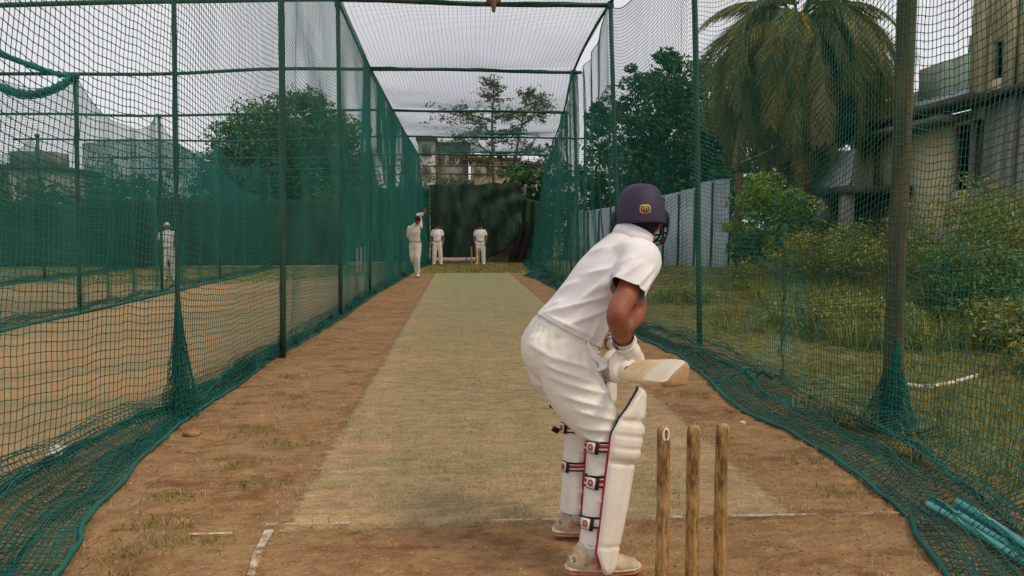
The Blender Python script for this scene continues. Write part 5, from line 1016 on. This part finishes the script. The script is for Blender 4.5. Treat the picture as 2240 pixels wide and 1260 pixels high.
# ---- pads
def pad(name, kn, an, rb, fr, theta, outer, straps, label=None, srad=0.):
    """kn/an joints; fr = front direction; theta (inner, outer) wrap angles; returns pad empty"""
    ax = (kn - an); L = np.linalg.norm(ax); ax /= L; f = fr - ax * (fr @ ax); f /= np.linalg.norm(f); sd = np.cross(f, ax) * outer   # outer side
    e = bp(name, None, None); 
    nt, na = 96, 46; tt = np.linspace(0, 1, nt); aa = np.linspace(theta[0], theta[1], na); Tg, Ag = np.meshgrid(tt, aa, indexing='ij')
    z = -.06 + .70 * Tg                                             # along the shin from above the shoe to above the knee
    zk = L + .0                                                     # knee height along the axis
    base = np.interp(z, [-.06, .02, .2, .34, zk - .04, zk + .04, zk + .12, .64], [.062, .068, .082, .09, .105, .108, .098, .082])
    wing = np.interp(z, [-.06, -.03, .02, .3, zk + .03, zk + .10, zk + .16, .64], [.45, .75, 1, 1, 1, .82, .55, .12])
    A2 = Ag * wing
    kneeroll = sum(np.exp(-(np.abs(z - (zk - .045 + .047 * k)) / .0225) ** 6) for k in range(3)) * .014
    cane = .013 * np.abs(np.cos(A2 * 3.1)) ** .38 * (1 - sstep(z, zk - .09, zk - .07)) + .011 * np.abs(np.cos(A2 * 3.1)) ** .38 * sstep(z, zk + .08, zk + .1)
    cutl = -.006 * np.exp(-((z - .045) / .005) ** 2) - .006 * np.exp(-((z - (zk - .08)) / .006) ** 2)
    r = base + kneeroll * np.clip(1.35 - np.abs(A2) / 1.25, 0, 1) ** .5 + cane + cutl
    edge = 1 - .28 * np.clip((np.abs(Ag) / np.abs(np.array(theta)).max() - .86) / .14, 0, 1) ** 2; endz = np.clip(np.minimum(Tg, 1 - Tg) / .03, 0, 1) ** .5; r = rb + (r - rb) * edge * (.55 + .45 * endz)
    lean = f * 0
    cl = an + ax * z[..., None] + f * (.012 + .018 * sstep(z, zk, .64))[..., None]
    D = np.cos(A2)[..., None] * f + np.sin(A2)[..., None] * sd
    O = cl + D * r[..., None]; I = cl + D * (r - .026 * (.4 + .6 * endz))[..., None]
    mb = MB().add(O.reshape(-1, 3), grid_faces(nt, na)); n = nt * na; mb2 = MB().add(I.reshape(-1, 3), grid_faces(nt, na)[:, ::-1])
    idx = np.arange(n).reshape(nt, na); ring = np.concatenate([idx[:, 0], idx[-1, 1:], idx[-2::-1, -1], idx[0, -2:0:-1]]); rj = np.roll(ring, -1)
    mb.add(np.concatenate([O.reshape(-1, 3), I.reshape(-1, 3)]), np.stack([ring, rj, rj + n, ring + n], 1))
    def put(m, nm, mat, par=None): o = m.build(nm, mat, par or e, True); return o
    put(mb, 'padding', 'pad_leather'); put(mb2, 'lining', 'navy_trim')
    put(MB().tube(I[-30:, -1] * .75 + O[-30:, -1] * .25, .006, 6), 'dark_piping', 'navy_trim')
    for k in (0, -1): put(MB().tube(I[4:-26, k] * .6 + O[4:-26, k] * .4 - D[4:-26, k] * .004, .0085, 8), 'red_edging', 'red_trim')
    for (h, w, ba, red) in straps:                                  # straps round the calf, with buckle
        k = int(np.argmin(np.abs(tt * .70 - .06 - h))); c = an + ax * h + f * .0; rs = float(np.interp(h, [.0, .2, .35, zk], [.058, .063, .066, .088])) + srad; a0, a1 = theta[1] * .93, 2 * np.pi + theta[0] * .93
        Sp = []
        def sband(hh, ww, o, mat, nm, par):
            m = MB(); an_ = np.linspace(a0, a1, 40); rows_ = []
            for q, oo in ((-ww / 2, o - .002), (-ww / 2, o), (ww / 2, o), (ww / 2, o - .002)): rows_.append(c + ax * (hh + q) + (np.cos(an_)[:, None] * f + np.sin(an_)[:, None] * sd) * (rs + oo) + ax * (.02 * np.sin((an_ - a0) / (a1 - a0) * np.pi) * -.6)[:, None])
            return put(m.add(np.array(rows_).reshape(-1, 3), grid_faces(4, 40)), nm, mat, par)
        s_ = sband(0, w, .004, 'pad_canvas', 'strap', None); sband(w / 2 - .003, .008, .0055, 'black_strap', 'strap_edge', s_); sband(-w / 2 + .003, .006, .0055, 'black_strap', 'strap_edge', s_)
        if red: sband(.002, .012, .0056, 'red_trim', 'strap_stripe', s_)
        bd = np.cos(ba) * f + np.sin(ba) * sd; bt = -np.sin(ba) * f + np.cos(ba) * sd; bc = c + bd * (rs + .008) - ax * .011
        def bx(w_, h_, t_, o_, mat, nm, sh=0): V = [bc + bt * (x * w_ / 2 + sh) + ax * y * h_ / 2 + bd * (o_ + zz * t_ / 2) for x in (-1, 1) for y in (-1, 1) for zz in (-1, 1)]; return put(MB().add(V, np.array([(0, 1, 3, 2), (4, 6, 7, 5), (0, 4, 5, 1), (2, 3, 7, 6), (0, 2, 6, 4), (1, 5, 7, 3)])), nm, mat, s_)
        bx(.050, .044, .006, 0, 'black_strap', 'buckle', -.002); bx(.036, .038, .006, .003, 'pad_canvas', 'buckle_tab', .004)
        m = MB().tube([bc + bd * .0068 + bt * (.004 + .010 * math.cos(t)) + ax * .011 * math.sin(t) for t in np.linspace(0, 2 * np.pi, 20)], .0022, 5); m.tube([bc + bd * .0068 + bt * (.004 + .0045 * math.cos(t)) + ax * .006 * math.sin(t) for t in np.linspace(.6, 2 * np.pi - .2, 14)], .0018, 5); put(m, 'buckle_emblem', 'red_trim', s_)
    if label: e['label'] = label
    return e
pad('leg_pad', knR, anR, .05, A3(.93, -.36, 0), (-1.45, 1.42), 1, [(.405, .038, 2.05, True), (.275, .042, 1.95, True), (.125, .040, 2.0, False)], 'white leg pad on the near leg, knee rolls facing right')
pad('leg_pad', knL, anL, .05, A3(.96, -.25, 0), (-1.45, 1.42), 1, [(.385, .038, 2.6, True), (.225, .036, 2.5, True)], 'leg pad on the far leg, mostly hidden', .010)
# dark strap ends poking out behind the far leg
for z in (.555, .452): mbp(MB().box(A3(.392 + (.555 - z) * .1, 2.93, z), (.03, .012, .022), 0, .5), 'strap_end', 'black_strap', None, False)
# ---- shoes
def shoe(an, ln, label):
    e = bp('shoe', None, None); h0 = A3(an[0] - .07, an[1], .0); x = lambda a, z, y=0: h0 + A3(a, y, z)
    up = remesh([limb([x(.0, .05), x(.06, .055), x(.14, .045), x(.22, .035)], [(.036, .035), (.042, .045), (.046, .038), (.038, .024)], Yv, 18), limb([x(.025, .05), x(.03, .085), x(.035, .10)], [(.04, .042), (.038, .040), (.037, .036)]), limb([x(.09, .07), x(.13, .055)], [(.03, .02), (.026, .016)], Yv)], .006, 3); o = up; oo = obj('upper', o, 'shoe_upper', e)
    MB().tube([x(-.035, .018), x(-.02, .02), x(.06, .016), x(.15, .015), x(.22, .017), x(.258, .026), x(.268, .03)], [(.02, .008), (.034, .012), (.036, .011), (.044, .011), (.040, .010), (.024, .008), (.006, .004)], 16, True, Yv).build('sole', 'shoe_sole', e, True)
    MB().tube([x(-.04, .036), x(-.02, .036), x(.06, .032), x(.15, .03), x(.22, .031), x(.25, .034)], [(.016, .006), (.0355, .012), (.0385, .012), (.0465, .011), (.0415, .010), (.02, .006)], 16, True, Yv).build('midsole', 'shoe_mid', e, True)
    for s in (-1, 1): MB().tube(spline([x(.03, .06, s * .0405), x(.075, .075, s * .043), x(.11, .06, s * .0425), x(.075, .048, s * .044)], 4), .006, 6).build('stripe', 'shoe_sole', e, True)
    MB().tube([x(-.012, .045), x(.0, .055), x(.02, .085)], [(.022, .03), (.034, .03), (.03, .018)], 12, True, Yv).build('heel_counter', 'shoe_grey', e, True)
    for k in range(5): MB().tube([x(.09 + .022 * k, .082 - .008 * k, -.022), x(.096 + .022 * k, .09 - .009 * k, 0), x(.09 + .022 * k, .082 - .008 * k, .022)], .004, 5).build('lace', 'shoe_white', e, True)
    mb = MB(); band(mb, x(.066, .105), Zv, Xv, .038, .038, .06, .003); mb.build('sock', 'sock', e, True)
shoe(anR, .27, ''); shoe(anL, .27, '')
# ---- bat
uB = A3(.070, -.735, .118); uB /= np.linalg.norm(uB); Kt = A3(.605, 2.835, .735); Lb, Lh = .745, .25
wB = A3(.75, 0, .66); wB -= uB * (wB @ uB); wB /= np.linalg.norm(wB); nB = np.cross(uB, wB)
bat = empty('cricket_bat', Kt); tag(bat, 'wooden cricket bat held raised behind the batsman, toe towards the camera', 'bat')
ss = np.array([.25, .265, .29, .34, .45, .58, .66, .70, .722, .736, .743, .745]); wd = np.array([.017, .034, .048, .0525, .0535, .0535, .0535, .053, .052, .048, .040, .030]); tk = np.array([.016, .018, .017, .018, .022, .03, .033, .031, .029, .027, .026, .024])
sec = [(-1, .35), (-.96, .62), (-.5, .70), (0, .74), (.5, .70), (.96, .62), (1, .35), (.97, -.1), (.55, -.75), (.12, -1.25), (-.12, -1.25), (-.55, -.75), (-.97, -.1)]
V = np.array([[uB * s + wB * w * a + nB * t * b for a, b in sec] for s, w, t in zip(ss, wd, tk)]); m = len(sec); F = []
for k in range(len(ss) - 1):
    i = np.arange(m); j = (i + 1) % m; F.append(np.stack([k * m + i, k * m + j, (k + 1) * m + j, (k + 1) * m + i], 1))
mb = MB().add(V[:8].reshape(-1, 3), np.concatenate(F[:7])); mb.build('blade', 'willow', bat)
mb = MB().add(V[7:].reshape(-1, 3), [np.concatenate(F[7:]) - 7 * m, np.array([(4 * m + k, 4 * m + (k + 1) % m, 4 * m) for k in range(m)])]); mb.build('toe', 'bat_edge', bat)
fp = lambda s, x, o=.0008: uB * s + wB * x * np.interp(s, ss, wd) + nB * (np.interp(s, ss, tk) * np.interp(abs(x), [0, .5, .96], [.74, .70, .62]) + o)
tv = [[fp(s, x) for x in np.linspace(-.955, .955, 9)] for s in np.linspace(.54, .743, 14)]; MB().add(np.array(tv).reshape(-1, 3), grid_faces(14, 9)).build('toe_guard', 'willow_pale', bat, True)
MB().tube([uB * s for s in np.linspace(0, .262, 30)], .0165 + .0012 * np.sin(np.arange(30) * 2.2), 12).build('handle', 'grip', bat, True)
# ---- batting gloves: cuff, padded back, four finger rolls closed on the handle and a thumb
def glove(c, wr, el, out, label, thumb=1):
    e = bp('batting_glove', None, None); d = wr - c; d -= uB * (d @ uB); d /= np.linalg.norm(d); o_ = out - uB * (out @ uB) - d * (out @ d); o_ /= np.linalg.norm(o_); parts = []
    P = lambda ang, r, s: c + uB * s + (d * math.cos(ang) + o_ * math.sin(ang)) * r
    parts.append(limb([wr, (wr + P(.5, .058, 0)) / 2 + o_ * .014, P(.75, .056, 0), P(1.1, .052, 0)], [(.040, .032), (.050, .036), (.055, .030), (.050, .022)], uB, 18))
    for k, s in enumerate((-.042, -.014, .014, .042)):
        l = (.9, 1., 1., .92)[k]; r0 = .042; arc = [P(a, r0 + .004 * math.cos(3.2 * a), s * (1.06 - .04 * i)) for i, a in enumerate(np.linspace(.75, .75 + 3.5 * l, 9))]
        rad = [.0155, .0170, .0145, .0168, .0145, .016, .0138, .015, .012]; parts.append(limb(arc, rad, None, 12, 4))
    parts.append(limb([P(-.25, .052, .018), P(-.8, .050, .036), P(-1.4, .046, .044), P(-2.0, .043, .046), P(-2.5, .042, .046)], [.027, .023, .019, .0185, .015], None, 12))
    parts.append(limb([P(0, .004, -.05), P(0, .004, .055)], [.034, .034], None, 14))
    bp_ = remesh(parts, .0042, 2); obj('shell', bp_, 'pad_leather', e)
    for s in (-.039, -.013, .013, .039):
        MB().add(*limb([P(a, np.interp(a, [.1, .6, 1.1, 1.5], [.095, .089, .080, .062]), s * (.8 + .2 * a)) for a in np.linspace(.15, 1.45, 7)], [.008, .0125, .0105, .013, .0105, .0125, .009], None, 10, 3)).build('padding_roll', 'pad_leather', e, True)
    ax = (el - wr) / np.linalg.norm(el - wr); prof = [wr - ax * .012, wr + ax * .012, wr + ax * .042, wr + ax * .055]; mb = MB(); mb.tube(prof, [(.040, .036), (.041, .037), (.043, .040), (.0445, .0415)], 22, False, uB); mb.tube([prof[-1], prof[-2], prof[1]], [(.0415, .0385), (.039, .036), (.034, .031)], 22, False, uB); mb.build('cuff', 'pad_canvas', e, True)
    mb = MB(); band(mb, wr + ax * .016, ax, Xv, .0415, .0415, .016, .004); mb.build('wrist_strap', 'pad_leather', e, True)
    for a0 in (.35, 3.4): mb = MB(); band(mb, wr + ax * .036, ax, Xv, .0435, .0435, .030, .002, 10, a0, a0 + .7); mb.build('cuff_patch', 'blue_trim', e, True)
    for s in (-.024, .0, .024): MB().tube([P(a, np.interp(a, [.4, 1.1, 1.4, 2.0], [.092, .083, .067, .062]), s) for a in np.linspace(.5, 2.0, 10)], .005, 6).build('finger_gap', 'blue_trim', e, True)
    e['label'] = label; return e
glove(Kt + uB * .175, wrR, elR, A3(1, 0, -.2), 'near white glove with blue piping gripping the lower handle')
glove(Kt + uB * .065, wrL, elL, A3(1, .2, -.2), 'far white glove gripping the top of the handle')
